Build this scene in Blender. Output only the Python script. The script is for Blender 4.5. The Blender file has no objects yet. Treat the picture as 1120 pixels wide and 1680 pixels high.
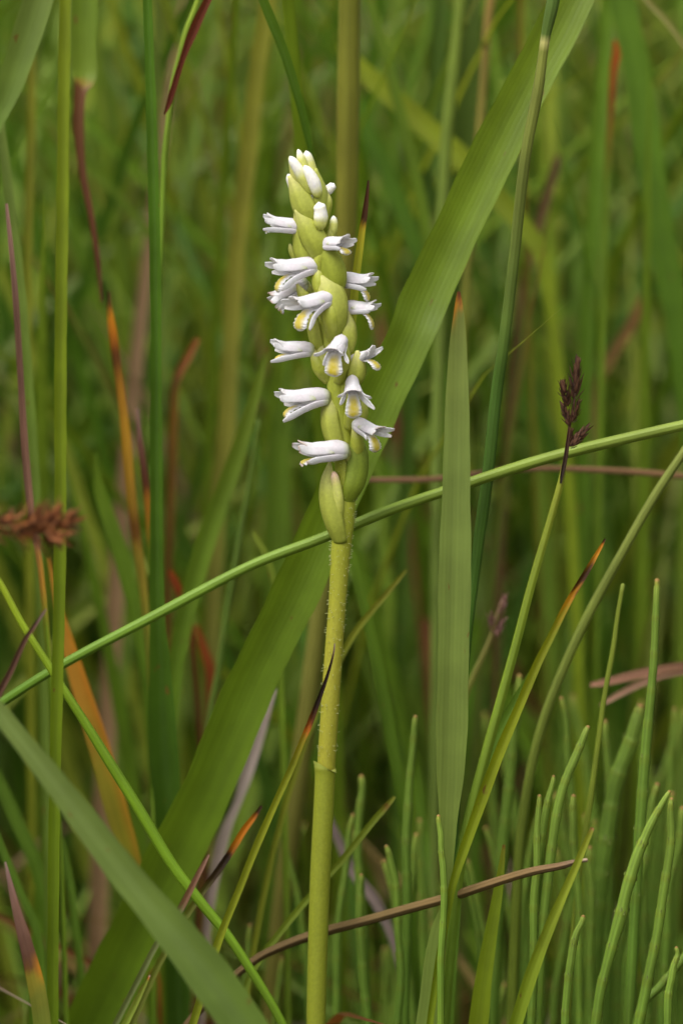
import bpy, math, random
import numpy as np
from mathutils import Vector, noise
random.seed(7)
rng = np.random.default_rng(11)

# ------------------------------------------------------------------ camera, sky, sun, exposure
SC = bpy.context.scene
COL = SC.collection
D = 0.62                                  # lens to orchid, metres
PITCH = math.radians(9.0)
ZC = 0.135                                # height of the frame centre on the orchid
FH = 0.130                                # height of the field of view at the orchid
T = FH / 1680.0 / D
CAM = np.array([0.0, -D * math.cos(PITCH), ZC + D * math.sin(PITCH)])
cd = bpy.data.cameras.new('camera')
cam = bpy.data.objects.new('camera', cd)
COL.objects.link(cam)
cam.location = CAM
cam.rotation_euler = (math.pi / 2 - PITCH, 0, 0)
cd.sensor_fit = 'VERTICAL'
cd.sensor_height = 22.3
cd.lens = 22.3 / 2 / (FH / 2 / D)
cd.clip_start = 0.01
cd.clip_end = 400
cd.dof.use_dof = True
cd.dof.focus_distance = D - 0.001
cd.dof.aperture_fstop = 10.5
cd.dof.aperture_blades = 0
SC.camera = cam

world = bpy.data.worlds.new('World')
SC.world = world
world.use_nodes = True
wn = world.node_tree
sky = wn.nodes.new('ShaderNodeTexSky')
sky.sky_type = 'NISHITA'
sky.sun_disc = False
SUN_EL, SUN_AZ = math.radians(58), math.radians(215)
sky.sun_elevation = SUN_EL
sky.sun_rotation = SUN_AZ
sky.dust_density = 4.0
hsv = wn.nodes.new('ShaderNodeHueSaturation')      # the even grey of a clouded sky
hsv.inputs['Saturation'].default_value = 0.06
bg = wn.nodes['Background']
wn.links.new(sky.outputs[0], hsv.inputs['Color'])
wn.links.new(hsv.outputs[0], bg.inputs[0])
bg.inputs[1].default_value = 0.15
sd = bpy.data.lights.new('sun', 'SUN')
sun = bpy.data.objects.new('sun', sd)
COL.objects.link(sun)
sd.energy = 1.2
sd.angle = math.radians(35)
sd.color = (1.0, 0.95, 0.88)
sdir = Vector((math.sin(SUN_AZ) * math.cos(SUN_EL), math.cos(SUN_AZ) * math.cos(SUN_EL), math.sin(SUN_EL)))
sun.rotation_euler = sdir.to_track_quat('Z', 'Y').to_euler()
sun.location = (0, 0, 3)
vs = SC.view_settings
vs.view_transform = 'Standard'
vs.look = 'None'
vs.gamma = 1.0
vs.exposure = 0.68
SC.cycles.use_denoising = True
SC.cycles.max_bounces = 6
SC.cycles.diffuse_bounces = 4
SC.cycles.use_adaptive_sampling = True
SC.cycles.adaptive_threshold = 0.02
SC.cycles.transmission_bounces = 6

# ------------------------------------------------------------------ helpers
def lin(c):
    r = []
    for v in c:
        v = v / 255.0
        r.append(v / 12.92 if v <= 0.04045 else ((v + 0.055) / 1.055) ** 2.4)
    return r

RX = np.array([1.0, 0, 0])
UP = np.array([0, math.sin(PITCH), math.cos(PITCH)])
FW = np.array([0, math.cos(PITCH), -math.sin(PITCH)])

def P(px, py, Y=0.0):
    """a point of the vertical plane y = Y, given where it shows; also the metres per pixel there"""
    d = (px - 560) * T * RX + (840 - py) * T * UP + FW
    l = (Y - CAM[1]) / d[1]
    return CAM + d * l, l * T

def catmull(vals, n):
    v = np.asarray(vals, float)
    if v.ndim == 1:
        v = v[:, None]
    m = len(v)
    if m == 2:
        t = np.linspace(0, 1, n)[:, None]
        return v[0] * (1 - t) + v[1] * t
    ext = np.vstack([2 * v[0] - v[1], v, 2 * v[-1] - v[-2]])
    out = []
    for t in np.linspace(0, m - 1, n):
        i = min(int(t), m - 2)
        f = t - i
        p0, p1, p2, p3 = ext[i], ext[i + 1], ext[i + 2], ext[i + 3]
        out.append(0.5 * (2 * p1 + (p2 - p0) * f + (2 * p0 - 5 * p1 + 4 * p2 - p3) * f * f + (3 * p1 - p0 - 3 * p2 + p3) * f ** 3))
    return np.array(out)

def norm(v):
    return v / (np.linalg.norm(v) + 1e-12)

def make_mesh(name, verts, faces, cols=None, uvs=None, mat=None, smooth=True):
    me = bpy.data.meshes.new(name)
    me.from_pydata([tuple(v) for v in verts], [], faces)
    if cols is not None:
        a = me.color_attributes.new('Col', 'FLOAT_COLOR', 'POINT')
        c = np.ones((len(verts), 4), np.float32)
        c[:, :3] = np.asarray(cols, np.float32)[:, :3]
        a.data.foreach_set('color', c.ravel())
    if uvs is not None:
        u = me.uv_layers.new(name='UVMap')
        idx = np.empty(len(me.loops), np.int32)
        me.loops.foreach_get('vertex_index', idx)
        u.data.foreach_set('uv', np.asarray(uvs, np.float32)[idx].ravel())
    if smooth:
        me.polygons.foreach_set('use_smooth', np.ones(len(me.polygons), bool))
    if mat:
        me.materials.append(mat)
    me.update()
    return me

def link(name, me, parent=None):
    o = bpy.data.objects.new(name, me)
    COL.objects.link(o)
    if parent is not None:
        o.parent = parent
    return o

def tag(o, label, cat, group=None, kind=None):
    o['label'] = label
    if cat:
        o['category'] = cat
    if group:
        o['group'] = group
    if kind:
        o['kind'] = kind
    return o

def empty(name, loc):
    o = bpy.data.objects.new(name, None)
    o.empty_display_size = 0.005
    COL.objects.link(o)
    o.location = loc
    return o

def recentre(me, loc):
    a = np.empty(len(me.vertices) * 3, np.float32)
    me.vertices.foreach_get('co', a)
    a = a.reshape(-1, 3) - np.asarray(loc, np.float32)
    me.vertices.foreach_set('co', a.ravel())
    me.update()

# ------------------------------------------------------------------ materials
def new_mat(name):
    m = bpy.data.materials.new(name)
    m.use_nodes = True
    nt = m.node_tree
    for n in list(nt.nodes):
        nt.nodes.remove(n)
    out = nt.nodes.new('ShaderNodeOutputMaterial')
    return m, nt, out

def leaf_material(name, transl=0.32, rough=0.5, veins=2000.0, spots=True, bump=0.10, var=0.11, spec=0.3):
    m, nt, out = new_mat(name)
    N, L = nt.nodes.new, nt.links.new
    at = N('ShaderNodeAttribute'); at.attribute_name = 'Col'
    uv = N('ShaderNodeUVMap')
    mp = N('ShaderNodeMapping'); mp.inputs['Scale'].default_value = (veins * 0.6, 28, 1)
    L(uv.outputs[0], mp.inputs[0])
    ns = N('ShaderNodeTexNoise'); ns.inputs['Scale'].default_value = 1.0; ns.inputs['Detail'].default_value = 3
    L(mp.outputs[0], ns.inputs[0])
    oi = N('ShaderNodeObjectInfo')
    mr = N('ShaderNodeMapRange'); mr.inputs[3].default_value = 1 - var; mr.inputs[4].default_value = 1 + var
    mr.inputs[1].default_value = 0.3; mr.inputs[2].default_value = 0.7
    L(ns.outputs[0], mr.inputs[0])
    # broad mottling
    ns2 = N('ShaderNodeTexNoise'); ns2.inputs['Scale'].default_value = 140; ns2.inputs['Detail'].default_value = 4
    gm = N('ShaderNodeNewGeometry'); L(gm.outputs['Position'], ns2.inputs[0])
    mr2 = N('ShaderNodeMapRange'); mr2.inputs[1].default_value = .3; mr2.inputs[2].default_value = .7
    mr2.inputs[3].default_value = .86; mr2.inputs[4].default_value = 1.14
    L(ns2.outputs[0], mr2.inputs[0])
    mu = N('ShaderNodeMath'); mu.operation = 'MULTIPLY'; L(mr.outputs[0], mu.inputs[0]); L(mr2.outputs[0], mu.inputs[1])
    mx = N('ShaderNodeMix'); mx.data_type = 'RGBA'; mx.blend_type = 'MULTIPLY'; mx.inputs[0].default_value = 1
    L(at.outputs['Color'], mx.inputs[6]); L(mu.outputs[0], mx.inputs[7])
    col = mx.outputs[2]
    if spots:
        ns3 = N('ShaderNodeTexNoise'); ns3.inputs['Scale'].default_value = 1; ns3.inputs['Detail'].default_value = 2
        mp3 = N('ShaderNodeMapping'); mp3.inputs['Scale'].default_value = (900, 330, 1)
        L(uv.outputs[0], mp3.inputs[0]); L(mp3.outputs[0], ns3.inputs[0])
        ad = N('ShaderNodeVectorMath'); ad.operation = 'ADD'
        L(mp3.outputs[0], ad.inputs[0]); 
        cb = N('ShaderNodeCombineXYZ'); mm = N('ShaderNodeMath'); mm.operation = 'MULTIPLY'; mm.inputs[1].default_value = 91.0
        L(oi.outputs['Random'], mm.inputs[0]); L(mm.outputs[0], cb.inputs[2]); L(cb.outputs[0], ad.inputs[1]); L(ad.outputs[0], ns3.inputs[0])
        rp = N('ShaderNodeMapRange'); rp.inputs[1].default_value = .71; rp.inputs[2].default_value = .76
        L(ns3.outputs[0], rp.inputs[0])
        mx2 = N('ShaderNodeMix'); mx2.data_type = 'RGBA'; L(rp.outputs[0], mx2.inputs[0])
        L(col, mx2.inputs[6]); mx2.inputs[7].default_value = (.16, .10, .02, 1)
        col = mx2.outputs[2]
    bs = N('ShaderNodeBsdfPrincipled')
    L(col, bs.inputs['Base Color'])
    bs.inputs['Roughness'].default_value = rough
    bs.inputs['Specular IOR Level'].default_value = spec
    # fine parallel veins
    sx = N('ShaderNodeSeparateXYZ'); L(uv.outputs[0], sx.inputs[0])
    ml = N('ShaderNodeMath'); ml.operation = 'MULTIPLY'; ml.inputs[1].default_value = veins * 6.283; L(sx.outputs[0], ml.inputs[0])
    sn = N('ShaderNodeMath'); sn.operation = 'SINE'; L(ml.outputs[0], sn.inputs[0])
    bp = N('ShaderNodeBump'); bp.inputs['Strength'].default_value = bump; bp.inputs['Distance'].default_value = 0.00008
    L(sn.outputs[0], bp.inputs['Height']); L(bp.outputs[0], bs.inputs['Normal'])
    tr = N('ShaderNodeBsdfTranslucent')
    tc = N('ShaderNodeMix'); tc.data_type = 'RGBA'; tc.blend_type = 'MULTIPLY'; tc.inputs[0].default_value = 1
    L(col, tc.inputs[6]); tc.inputs[7].default_value = (1.35, 1.25, .8, 1)
    L(tc.outputs[2], tr.inputs[0])
    ms = N('ShaderNodeMixShader'); ms.inputs[0].default_value = transl
    L(bs.outputs[0], ms.inputs[1]); L(tr.outputs[0], ms.inputs[2]); L(ms.outputs[0], out.inputs[0])
    return m

M_LEAF = leaf_material('grass_leaf')
M_DRY = leaf_material('dry_leaf', transl=0.15, rough=0.75, spots=False, bump=.5, var=.35, spec=.2)
M_BROAD = leaf_material('broad_leaf', transl=.42, rough=.5, veins=1700, spots=True, bump=.15, var=.14, spec=.3)
M_STEM = leaf_material('culm', transl=0.0, rough=0.5, veins=2200, spots=False, bump=.2, var=.22)
M_HORSE = leaf_material('horsetail', transl=0.0, rough=0.6, veins=2600, spots=False, bump=.12, var=.1)
M_FIELD = leaf_material('meadow_leaf', transl=0.3, rough=0.55, spots=False, bump=0.0, var=.12)
M_SCALE = leaf_material('sedge_scale', transl=0.08, rough=0.6, veins=5000, spots=False, bump=.4, var=.35)

def soft_material(name, sss, radius, rough, transl=0.0, grain=.05, sparkle=0.0):
    m, nt, out = new_mat(name)
    N, L = nt.nodes.new, nt.links.new
    at = N('ShaderNodeAttribute'); at.attribute_name = 'Col'
    gm = N('ShaderNodeTexCoord')
    ns = N('ShaderNodeTexNoise'); ns.inputs['Scale'].default_value = 2600; ns.inputs['Detail'].default_value = 3
    L(gm.outputs['Object'], ns.inputs[0])
    mr = N('ShaderNodeMapRange'); mr.inputs[1].default_value = .3; mr.inputs[2].default_value = .7
    mr.inputs[3].default_value = 1 - grain; mr.inputs[4].default_value = 1 + grain
    L(ns.outputs[0], mr.inputs[0])
    mx = N('ShaderNodeMix'); mx.data_type = 'RGBA'; mx.blend_type = 'MULTIPLY'; mx.inputs[0].default_value = 1
    L(at.outputs['Color'], mx.inputs[6]); L(mr.outputs[0], mx.inputs[7])
    bs = N('ShaderNodeBsdfPrincipled')
    L(mx.outputs[2], bs.inputs['Base Color'])
    bs.inputs['Roughness'].default_value = rough
    bs.inputs['Specular IOR Level'].default_value = .35
    bs.inputs['Subsurface Weight'].default_value = sss
    bs.inputs['Subsurface Radius'].default_value = radius
    bs.inputs['Subsurface Scale'].default_value = 0.0006
    bp = N('ShaderNodeBump'); bp.inputs['Strength'].default_value = .55; bp.inputs['Distance'].default_value = .00007
    L(ns.outputs[0], bp.inputs['Height']); L(bp.outputs[0], bs.inputs['Normal'])
    sh = bs.outputs[0]
    if transl > 0:
        tr = N('ShaderNodeBsdfTranslucent'); L(mx.outputs[2], tr.inputs[0])
        ms = N('ShaderNodeMixShader'); ms.inputs[0].default_value = transl
        L(sh, ms.inputs[1]); L(tr.outputs[0], ms.inputs[2]); sh = ms.outputs[0]
    L(sh, out.inputs[0])
    return m

M_PETAL = soft_material('orchid_petal', .0, (1, 1, 1), .42, transl=.38, grain=.05)
M_FLESH = soft_material('orchid_green', .35, (1, 1, .3), .45, grain=.08)
M_BRACT = soft_material('orchid_bract', 0, (1, 1, .3), .5, transl=.3, grain=.08)

m, nt, out = new_mat('peaty_ground')
N, L = nt.nodes.new, nt.links.new
tc = N('ShaderNodeTexCoord')
ns = N('ShaderNodeTexNoise'); ns.inputs['Scale'].default_value = 60; ns.inputs['Detail'].default_value = 8
L(tc.outputs['Object'], ns.inputs[0])
cr = N('ShaderNodeValToRGB')
cr.color_ramp.elements[0].position = .3; cr.color_ramp.elements[0].color = (.018, .014, .007, 1)
cr.color_ramp.elements[1].position = .7; cr.color_ramp.elements[1].color = (.05, .06, .016, 1)
e = cr.color_ramp.elements.new(.52); e.color = (.045, .035, .015, 1)
L(ns.outputs[0], cr.inputs[0])
bs = N('ShaderNodeBsdfPrincipled'); bs.inputs['Roughness'].default_value = .95
L(cr.outputs[0], bs.inputs['Base Color'])
bp = N('ShaderNodeBump'); bp.inputs['Distance'].default_value = .01; L(ns.outputs[0], bp.inputs['Height']); L(bp.outputs[0], bs.inputs['Normal'])
L(bs.outputs[0], out.inputs[0])
M_GROUND = m

# ------------------------------------------------------------------ ground
gv, gf = [], []
rad = [0, .15, .3, .5, .8, 1.2, 1.8, 2.6, 4, 7, 15, 40, 120, 300]
NA = 48
for i, r in enumerate(rad):
    for k in range(NA):
        a = 2 * math.pi * k / NA
        x, y = r * math.cos(a), r * math.sin(a)
        gv.append((x, y, -0.006 + 0.012 * noise.noise(Vector((x * 6, y * 6, 0))) * (1 if r < 10 else 0)))
for i in range(len(rad) - 1):
    for k in range(NA):
        a, b = i * NA + k, i * NA + (k + 1) % NA
        gf.append((a, a + NA, b + NA, b))
g = link('ground', make_mesh('ground', gv, gf, mat=M_GROUND))
g['kind'] = 'structure'
g['label'] = 'dark peaty meadow soil under the grass'

# ------------------------------------------------------------------ traced leaves and culms
def root_points(p, d, zend=-0.012, bend=0.16, step=0.007):
    pts = []
    d = norm(np.array(d))
    p = np.array(p)
    for _ in range(120):
        d = norm(d * (1 - bend) + np.array([0, 0, -1.0]) * bend)
        p = p + d * step
        pts.append(p.copy())
        if p[2] < zend:
            break
    return pts

def hang_points(p, d, Yback, side):
    """a leaf whose tip hangs into view: carry its path up, over and back down to the ground"""
    p0 = np.array(p); d = norm(np.array(d))
    top = p0 + d * 0.02 + np.array([side * .010, (Yback - p0[1]) * .25, 0.004])
    top2 = top + np.array([side * .012, (Yback - p0[1]) * .4, 0.003])
    dn = top2 + np.array([side * .010, (Yback - p0[1]) * .3, -0.02])
    pts = [top, top2, dn]
    end = np.array([dn[0] + side * .01, dn[1] + .01, -0.012])
    for t in np.linspace(.12, 1, 9):
        pts.append(dn * (1 - t) + end * t)
    return pts

def path3d(pts, w, Y, root, hang, n):
    m_ = len(pts)
    Ys = [Y] * m_ if np.isscalar(Y) else list(np.interp(np.linspace(0, 1, m_), np.linspace(0, 1, len(Y)), Y))
    p3, w3 = [], []
    for (x, y), ww, yy in zip(pts, w, Ys):
        q, s = P(x, y, yy)
        p3.append(q); w3.append(ww * s)
    c = catmull(p3, n)
    wd = np.maximum(catmull(w3, n)[:, 0], 0.00005)
    v = np.linspace(0, 1, n)                      # 0..1 over the part in view, >1 in the rest
    if root:
        ex = root_points(c[-1], c[-1] - c[-3])
        c = np.vstack([c, ex]); wd = np.concatenate([wd, np.linspace(wd[-1], wd[-1] * .7, len(ex))])
        v = np.concatenate([v, np.linspace(1.02, 1.3, len(ex))])
    if hang is not None:
        ex = hang_points(c[0], c[0] - c[2], *hang)
        ex = catmull(ex[::-1] + [c[0]], 26)[:-1]
        c = np.vstack([ex, c]); wd = np.concatenate([np.full(len(ex), wd[0]), wd]); v = np.concatenate([np.linspace(-.3, -.01, len(ex)), v])
    return c, wd, v

VEG = np.array([1.16, 1.0, .95])
def grad(cols, v):
    if isinstance(cols, tuple):
        cols = [(0, cols)]
    xs = [c[0] for c in cols]
    cs = np.array([np.array(lin(c[1])) * (VEG if c[1][1] > c[1][0] * 1.02 else np.array([1.0, .97, .88])) for c in cols])
    return np.stack([np.interp(v, xs, cs[:, k]) for k in range(3)], 1)

def ribbon_mesh(name, c, wd, col, mat, fold=.18, twist=0.0, wave=0.0, facing=None, nu=5, edge=None, seed=0):
    n = len(c)
    L_ = np.concatenate([[0], np.cumsum(np.linalg.norm(np.diff(c, axis=0), axis=1))])
    us = np.linspace(-1, 1, nu)
    verts, cols, uvs, faces = [], [], [], []
    tw = np.interp(np.linspace(0, 1, n), np.linspace(0, 1, 2 if np.isscalar(twist) else len(twist)), [twist, twist] if np.isscalar(twist) else twist)
    for i in range(n):
        t = norm(c[min(i + 1, n - 1)] - c[max(i - 1, 0)])
        f = norm(CAM - c[i]) if facing is None else facing
        f = norm(f - t * f.dot(t))
        s = np.cross(t, f)
        a = math.radians(tw[i]) + wave * math.sin(L_[i] * 90 + seed)
        s2 = s * math.cos(a) + f * math.sin(a)
        f2 = f * math.cos(a) - s * math.sin(a)
        h = wd[i] * .5
        jig = 1 + .03 * math.sin(L_[i] * 310 + seed * 3.1) + .02 * math.sin(L_[i] * 777 + seed)
        for u in us:
            verts.append(c[i] + s2 * (u * h * jig) + f2 * (abs(u) ** 1.3 * h * fold * 2 - h * fold))
            fi = min(n - 1.001, max(0, i + 2.2 * noise.noise(Vector((u * 1.7 + seed, i * .45, seed * 2.3)))))
            cc = col[int(fi)] * (1 - fi % 1) + col[int(fi) + 1] * (fi % 1)
            if edge is not None:
                k = max(0, (u - .2) / .8) if edge[0] > 0 else max(0, (-u - .2) / .8)
                k = k * edge[2](i / n)
                cc = cc * (1 - k) + np.array(lin(edge[1])) * k
            cols.append(cc)
            uvs.append((u * h + .05 + seed * .013, L_[i] + seed * .37))
    for i in range(n - 1):
        for k in range(nu - 1):
            a = i * nu + k
            faces.append((a, a + 1, a + nu + 1, a + nu))
    return make_mesh(name, verts, faces, cols, uvs, mat)

def tube_mesh(name, c, wd, col, mat, sides=10, ridges=0.0, seed=0, flat=1.0, stripe=0.0):
    n = len(c)
    L_ = np.concatenate([[0], np.cumsum(np.linalg.norm(np.diff(c, axis=0), axis=1))])
    verts, cols, uvs, faces = [], [], [], []
    ref = np.array([0.13, -0.99, 0.05]); wm = float(np.mean(wd))
    for i in range(n):
        t = norm(c[min(i + 1, n - 1)] - c[max(i - 1, 0)])
        f = norm(ref - t * ref.dot(t)); s = np.cross(t, f)
        for k in range(sides):
            a = 2 * math.pi * k / sides
            r = wd[i] * .5 * (1 + (ridges if k % 2 else -ridges))
            verts.append(c[i] + s * (math.cos(a) * r) + f * (math.sin(a) * r * flat))
            cols.append(col[i] * (1 + (stripe if k % 2 else -stripe))); uvs.append((abs(k / sides - .5) * wm * 3.14 + .02, L_[i] + seed * .31))
    for i in range(n - 1):
        for k in range(sides):
            a, b = i * sides + k, i * sides + (k + 1) % sides
            faces.append((a, b, b + sides, a + sides))
    for (i, sg) in ((0, -1), (n - 1, 1)):
        t = norm(c[min(i + 1, n - 1)] - c[max(i - 1, 0)])
        verts.append(c[i] + t * wd[i] * .35 * sg); cols.append(col[i]); uvs.append((0, L_[i]))
        ci = len(verts) - 1
        for k in range(sides):
            a, b = i * sides + k, i * sides + (k + 1) % sides
            faces.append((b, a, ci) if sg < 0 else (a, b, ci))
    return make_mesh(name, verts, faces, cols, uvs, mat)

_seed = [0]
def leaf(label, pts, w, Y, cols, fold=.18, twist=8.0, wave=.05, root=True, hang=None, mat=None, name='grass_shoot', cat='grass', edge=None, n=44, group=None):
    _seed[0] += 1
    c, wd, v = path3d(pts, w, Y, root, hang, n)
    me = ribbon_mesh(name, c, wd, grad(cols, v), mat or M_LEAF, fold, twist, wave, edge=edge, seed=_seed[0])
    b = c[np.argmin(c[:, 2])]
    recentre(me, b)
    o = link(name, me); o.location = b
    return tag(o, label, cat, group)

def culm(label, pts, w, Y, cols, root=True, name='grass_stalk', cat='grass stalk', ridges=.03, sides=10, mat=None, n=40, group=None, hang=None):
    _seed[0] += 1
    c, wd, v = path3d(pts, w, Y, root, hang, n)
    wd = wd * (1 + .07 * np.array([noise.noise(Vector((i * .22, _seed[0] * 1.9, 3))) for i in range(len(c))]))
    c = c + np.array([[noise.noise(Vector((i * .13, _seed[0] * 2.1, 9))) * .00022, 0, noise.noise(Vector((i * .13, _seed[0] * 2.7, 1))) * .00022] for i in range(len(c))])
    me = tube_mesh(name, c, wd, grad(cols, v), mat or M_STEM, sides, ridges, seed=_seed[0])
    b = c[np.argmin(c[:, 2])]
    recentre(me, b)
    o = link(name, me); o.location = b
    return tag(o, label, cat, group)

# ------------------------------------------------------------------ the orchid
ob, _ = P(519, 1680, 0)
orchid = empty('orchid_plant', (P(515, 1680, 0)[0][0], 0.0, 0.0))
tag(orchid, 'white flowered orchid with yellow lipped blooms spiralling up a pale green stem', 'orchid')
OL = np.array(orchid.location)

def opart(name, me, parent=None):
    recentre(me, OL)
    o = link(name, me, parent or orchid)
    return o

GRE = (156, 172, 70); PAL = (186, 200, 112); STM = (146, 152, 52)
# stem, with the rachis tapering through the spike
sp = [(492, 262), (497, 300), (506, 350), (517, 400), (526, 450), (535, 510), (545, 570), (553, 640), (562, 720), (566, 790), (564, 850), (559, 900), (553, 990), (545, 1100), (534, 1270), (527, 1400), (522, 1550), (518, 1690)]
sw = [8, 16, 22, 27, 30, 32, 33, 33, 33, 33, 35, 33, 29, 30, 30, 31, 30, 29]
c, wd, v = path3d(sp, sw, 0.0, True, None, 90)
stem = opart('stem', tube_mesh('stem', c, wd, grad([(0, PAL), (.4, (152, 170, 64)), (.62, (140, 154, 48)), (.75, STM), (1.3, (130, 138, 38))], v), M_FLESH, 14, .015))
stem_c, stem_w = c, wd
# clasping sheath with its free rim
shp = [(533, 1258), (533, 1275), (530, 1340), (525, 1440), (521, 1560), (518, 1690)]
shw = [36, 33.5, 33.2, 33.4, 32.4, 31.4]
c, wd, v = path3d(shp, shw, -0.0002, True, None, 40)
n = len(c)
vv, ff, cc, uu = [], [], [], []
for i in range(n):
    t = norm(c[min(i + 1, n - 1)] - c[max(i - 1, 0)])
    f = norm(np.array([0, -1, 0.0]) - t * (-t[1])); s = np.cross(t, f)
    for k in range(18):
        a = 2 * math.pi * k / 18
        lift = (0.0009 * math.cos(a - 0.3) if i < 2 else 0) * (1 - i * .5)
        flare = 1 + (.05 * (1 + math.cos(a * 2 + 1)) if i == 0 else 0)
        vv.append(c[i] + (s * math.cos(a) + f * math.sin(a)) * wd[i] * .5 * flare - t * lift)
        cc.append(np.array(lin((156, 164, 72) if i < 2 else (136, 142, 42)))); uu.append((a * .0005, i * .002))
for i in range(n - 1):
    for k in range(18):
        a, b = i * 18 + k, i * 18 + (k + 1) % 18
        ff.append((a, b, b + 18, a + 18))
opart('sheath', make_mesh('sheath', vv, ff, cc, uu, M_FLESH))
# glandular hairs on the upper stem
hv, hf, hc = [], [], []
for _ in range(520):
    py = random.choice([random.uniform(745, 1010), random.uniform(760, 940), random.uniform(1000, 1260)])
    i = int(np.argmin([abs(py - (840 - (q[2] - ZC) * math.cos(PITCH) / (T * D))) for q in stem_c]))
    q = stem_c[i]; a = random.uniform(0, 6.283); r = stem_w[i] * .5
    o_ = np.array([math.cos(a), math.sin(a), 0]); side = np.array([-math.sin(a), math.cos(a), 0])
    q = q + np.array([0, 0, random.uniform(-.0007, .0007)])
    l = random.uniform(.00016, .00032); wv = .000026
    b = len(hv)
    p0 = q + o_ * (r * .96); p1 = q + o_ * (r + l) + np.array([0, 0, random.uniform(-.3, .4) * l])
    for dv in (side * wv, np.array([0, 0, wv]), -side * wv, np.array([0, 0, -wv])):
        hv.append(p0 + dv)
    for dv in (side * wv, np.array([0, 0, wv]), -side * wv, np.array([0, 0, -wv])):
        hv.append(p1 + dv * 1.5)
    for k in range(4):
        hf.append((b + k, b + (k + 1) % 4, b + 4 + (k + 1) % 4, b + 4 + k))
    hf.append((b + 4, b + 5, b + 6, b + 7))
    hc += [lin((196, 200, 140))] * 8
h = opart('hairs', make_mesh('hairs', hv, hf, hc, None, M_PETAL)); h['kind'] = 'stuff'

def strip(path, widths, cup, nrm, n=16, nu=7, frill=0.0, roll=0.0, tipround=True, seed=0, colf=None):
    """a petal-like sheet along a local path; nrm is the outer side"""
    c = catmull(path, n); w_ = np.maximum(catmull(widths, n)[:, 0], max(widths) * .02)
    vs_, fs_, cs_ = [], [], []
    us = np.linspace(-1, 1, nu)
    for i in range(n):
        t = norm(c[min(i + 1, n - 1)] - c[max(i - 1, 0)])
        nn = norm(np.array(nrm) - t * np.dot(nrm, t)); s = np.cross(nn, t)
        for u in us:
            ang = u * cup
            r = w_[i] * .5
            if abs(cup) > 1e-3:
                x = math.sin(ang) / math.sin(min(abs(cup), 1.57)) * r
                zz = (math.cos(ang) - 1) * r / max(abs(cup), .3)
            else:
                x, zz = u * r, 0
            fr = 0
            if frill and abs(u) > .6:
                fr = frill * math.sin(i * 2.4 + seed + (3 if u > 0 else 0)) * w_[i]
                x *= 1 + frill * 1.5 * math.sin(i * 3.1 + seed * 1.7)
            vs_.append(c[i] + s * x + nn * (zz + fr))
            cs_.append(colf(i / (n - 1), u) if colf else (.8, .8, .8))
    for i in range(n - 1):
        for k in range(nu - 1):
            a = i * nu + k
            fs_.append((a, a + 1, a + nu + 1, a + nu))
    return vs_, fs_, cs_

WHT = np.array(lin((240, 238, 241))); WPK = np.array(lin((234, 223, 230))); YEL = np.array(lin((224, 204, 44))); GRW = np.array(lin((205, 212, 150)))
def wcol(v, u):
    k = max(0, 1 - v / .14)
    c_ = WHT * (1 - k) + GRW * k
    p = math.exp(-((v - .28) / .16) ** 2) * .5
    return (c_ * (1 - p) + WPK * p) * (1 - .05 * max(0, math.sin(u * 15.7)) * (1 - .5 * v))

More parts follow.
